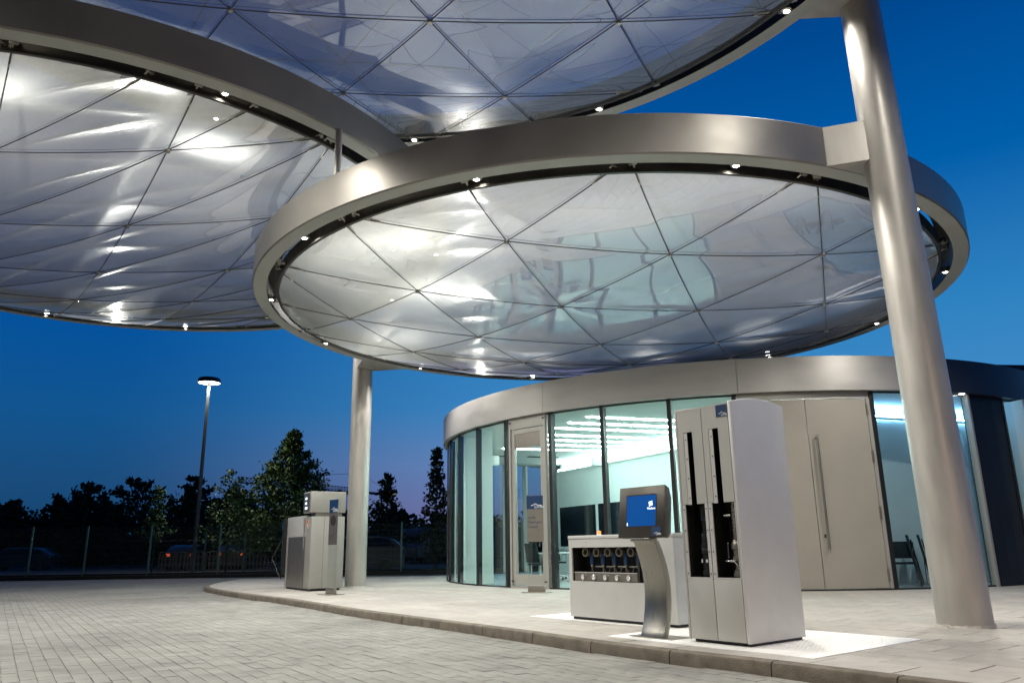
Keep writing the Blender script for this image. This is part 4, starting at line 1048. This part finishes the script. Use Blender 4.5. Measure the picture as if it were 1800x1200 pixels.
# dark wood: individual silhouettes far left
wood = [(-28.7,60,6.5,3.1,'big round dark tree standing tallest in the left treeline'), (-32.7,60,5.3,1.9,'dark tree left of the tall round one in the treeline'), (-44.5,70,5.6,2.2,'low dark tree nearest the left edge of the photo'),
        (-40.3,70,6.0,1.5,'narrow dark tree second from the left edge'), (-36.6,68,6.9,2.6,'double crowned dark tree in the left treeline above the car'), (-24.3,60,6.6,2.2,'dark tree seen right behind the street lamp pole'),
        (-20.6,58,5.4,2.0,'dark tree between the street lamp and the leafy green tree'), (-18.0,52,4.7,1.9,'dark low tree at the left foot of the leafy green tree'), (-33.9,66,5.2,1.9,'dark rounded tree left behind the tall round tree'),
        (-27.0,66,5.6,2.2,'dark low tree right behind the tall round tree'), (-47.5,74,5.4,2.4,'dark tree cut by the left edge of the photo'), (-15.0,56,4.6,2.4,'dark tree hidden low behind the leafy green tree'),
        (-9.4,62,4.0,2.2,'low dark tree just left of the far steel column'), (-6.2,66,3.6,2.6,'low dark tree on the horizon right of the far column'), (-2.9,64,4.2,2.4,'low dark tree on the horizon left of the pavilion'), (-4.8,72,4.1,1.2,'small pointed dark tree on the horizon between two young trees')]
for k, (x, y, h, rr, lb) in enumerate(wood):
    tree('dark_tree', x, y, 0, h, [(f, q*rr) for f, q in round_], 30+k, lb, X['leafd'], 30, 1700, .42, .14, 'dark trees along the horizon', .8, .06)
V = []; Fc = []
hp = [(x, 76+random.uniform(-2,2)+.0, z, .95) for x in np.arange(-62, 6, 1.0) for z in ((.5, 1.3, 2.1, 2.9, 3.7) if x < -14 else (.5, 1.3, 2.0, 2.6))]
V, Fc = leaf_cloud(hp, .85, 26, 1, 99, .8)
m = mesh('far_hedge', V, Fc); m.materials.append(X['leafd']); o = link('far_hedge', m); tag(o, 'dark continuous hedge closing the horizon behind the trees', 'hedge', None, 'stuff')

# ------------------------------------------------------------------ crane
A_, B_ = Vector((-46.05,130,12.1)), Vector((-26.0,171,12.1)); dj = (B_-A_).normalized(); Lj = (B_-A_).length
ck = empty('tower_crane', (A_.x, A_.y, 0), math.atan2(dj.y, dj.x), 'tower crane with long lattice jib far behind the leafy tree', 'crane')
jb = MB(); nb = 34; Lm = Lj*.72
for s in (-.45, .45): jb.b2((0, s-.05, 12.0), (Lm, s+.05, 12.1))
jb.b2((1.0,-.05,12.9),(Lm,.05,13.0))
for k in range(nb):
    x0, x1 = Lm*k/nb, Lm*(k+.5)/nb; x2 = Lm*(k+1)/nb
    for s in (-.45, .45): jb.tube([(x0,s,12.05),(x1,0,12.95),(x2,s,12.05)], .045, 4)
jb.build('jib', X['crane'], ck)
MB().b2((Lm+.1,-.5,12.0),(Lj,.5,12.45)).build('counter_jib', X['crane'], ck)
MB().b2((Lm-.3,-.8,0),(Lm+.9,.8,13.4)).build('mast', X['crane'], ck)
MB().b2((Lj-4.2,-.7,11.2),(Lj-2.4,.7,12.8)).build('counterweight', X['crane'], ck)
MB().b2((Lj-3.4,-.85,12.0),(Lj-.8,-.6,12.9)).build('sign_box', X['yellow'], ck)
MB().tube([(4,0,13.0),(Lm+.3,0,16.0),(Lj-1,0,12.5)], .035, 4).build('stay_cable', X['crane'], ck)
MB().b2((Lm*.86,-.35,11.5),(Lm*.92,.35,11.95)).build('trolley', X['crane'], ck)
MB().tube([(Lm*.89,0,11.5),(Lm*.89,0,7.0)], .04, 4).build('hook_cable', X['crane'], ck); MB().lathe([(0,0),(.35,.25),(.35,.7),(0,.9)], (Lm*.89,0,6.2), 8).build('hook_block', X['crane'], ck)

# ------------------------------------------------------------------ vehicles behind the fence
def car(x, y, rz, L_, Hc, paint, label, tail=False, z=0.0, group='cars parked behind the fence'):
    o = empty('parked_car', (x, y, z), rz, label, 'car', group)
    W = 1.7
    prof = [(-.5,.28),(-.5,.52),(-.485,.62),(-.40,.66),(-.27,.70),(-.12,1.0),(.20,1.0),(.36,.93),(.47,.70),(.495,.62),(.5,.30)]
    body = [(p[0]*L_, p[1]*Hc if p[1] > .3 else .22) for p in prof]
    secs = [(-W/2+.10,.97,.94),(-W/2,1,1),(W/2,1,1),(W/2-.10,.97,.94)]
    mb = MB(); V = []; n = len(body)
    for wv_, sx, sz in [(-1,.0,0),(-.9,1,1),(.9,1,1),(1,0,0)]: pass
    for s in (-1, -.93, .93, 1):
        for (px_, pz_) in body:
            up = max(0, (pz_-.66*Hc)/(.34*Hc)); yy = s*W/2*(1-.16*up)
            k_ = .985 if abs(s) == 1 else 1.0; V.append((px_*k_, yy, pz_*(.985 if abs(s) == 1 and pz_ > .5*Hc else 1)))
    Fc = []
    for r_ in range(3):
        for k in range(n): Fc.append((r_*n+k, r_*n+(k+1) % n, (r_+1)*n+(k+1) % n, (r_+1)*n+k))
    Fc.append(tuple(range(n))); Fc.append(tuple(range(4*n-1, 3*n-1, -1)))
    mb.add(V, Fc).build('body', paint, o, smooth=True)
    for s in (-1, 1):
        gl = MB(); q = s*(W/2*.865+.012)
        gl.add([(-.22*L_,s*(W/2*.985),.72*Hc),(.40*L_,s*(W/2*.985),.72*Hc),(.32*L_,q,.93*Hc),(.19*L_,q,.955*Hc),(-.11*L_,q,.955*Hc)], [(0,1,2,3,4)]).build('side_window', X['carglass'], o)
        for wx in (-.31, .30):
            wh = MB().lathe([(.0,-.10),(.20,-.10),(.30,-.09),(.315,-.05),(.315,.05),(.30,.09),(.0,.09)], (wx*L_, s*(W/2-.09), .31), 20, 'y').build('wheel', X['black'], o, smooth=True)
            MB().lathe([(.0,s*.105),(.19,s*.102)], (wx*L_, s*(W/2-.09), .31), 16, 'y').build('rim', X['crane'], wh)
        MB().b2((-.492*L_,min(s*.5,s*.78),.50*Hc),(-.478*L_,max(s*.5,s*.78),.60*Hc)).build('headlight', X['whitepl'], o)
        MB().b2((.488*L_,min(s*.55,s*.78),.52*Hc),(.50*L_,max(s*.55,s*.78),.66*Hc)).build('tail_light', X['tail'] if tail else X['bluepl'], o)
    MB().add([(-.262*L_,-.66,.715*Hc),(-.262*L_,.66,.715*Hc),(-.132*L_,.60,.97*Hc),(-.132*L_,-.60,.97*Hc)], [(0,1,2,3)]).build('windscreen', X['carglass'], o)
    MB().b2((-.14*L_,-W/2-.14,.72*Hc),(-.10*L_,-W/2-.0,.80*Hc)).build('mirror', paint, o)
    return o
car(-32.6, 53, .05, 4.4, 1.42, X['car1'], 'dark grey hatchback parked side on behind the left end of the fence', z=.0)
car(-6.85, 35.6, .10, 3.9, 1.55, X['car2'], 'small dark car standing behind the far steel column')
car(-19.2, 47.5, -1.45, 4.2, 1.4, X['car2'], 'car with glowing tail lights behind the left half of the pickets', True)
car(-16.4, 48.0, -1.5, 4.2, 1.4, X['car1'], 'car with glowing tail lights behind the right half of the pickets', True)
def van(x, y, rz, label):
    o = empty('parked_van', (x, y, 0), rz, label, 'van', 'vans parked behind the fence')
    V = []; prof = [(-2.6,.35),(-2.6,1.1),(-2.2,1.3),(-1.6,2.2),(-1.3,2.42),(2.5,2.5),(2.6,2.3),(2.6,.35)]
    n = len(prof); V = [(a_, -.95, b_) for a_, b_ in prof]+[(a_, .95, b_) for a_, b_ in prof]
    MB().add(V, [tuple(range(n)), tuple(range(2*n-1, n-1, -1))]+[(i, (i+1) % n, (i+1) % n+n, i+n) for i in range(n)]).build('body', X['van'], o, bevel=.06)
    MB().add([(-2.17,-.8,1.36),(-2.17,.8,1.36),(-1.63,.75,2.15),(-1.63,-.75,2.15)], [(0,1,2,3)]).build('windscreen', X['carglass'], o)
    for s in (-1, 1):
        MB().b2((-1.5,min(s*.952,s*.96),1.4),(-.7,max(s*.952,s*.96),2.1)).build('side_window', X['carglass'], o)
        for wx in (-1.7, 1.6): MB().lathe([(0,-.1),(.34,-.1),(.34,.1),(0,.1)], (wx, s*.86, .34), 16, 'y').build('wheel', X['black'], o)
van(-7.0, 60, 1.3, 'dark van roof showing above the fence left of the second post'); van(-4.6, 58, .25, 'bluish van parked side on beyond the fence'); van(-1.4, 58, .2, 'bluish van parked nearest the pavilion')

# ------------------------------------------------------------------ neighbouring hall at the far right
hl = empty('neighbour_hall', (27.0, 46, 0), .12, 'flat brown hall rising behind the right end of the pavilion', 'building')
MB().b2((-9.2,-.2,0),(20,24,10.4)).build('wall', X['hall'], hl)
MB().b2((-9.6,-.5,10.4),(20.4,24.3,11.2)).build('parapet', X['hall'], hl)
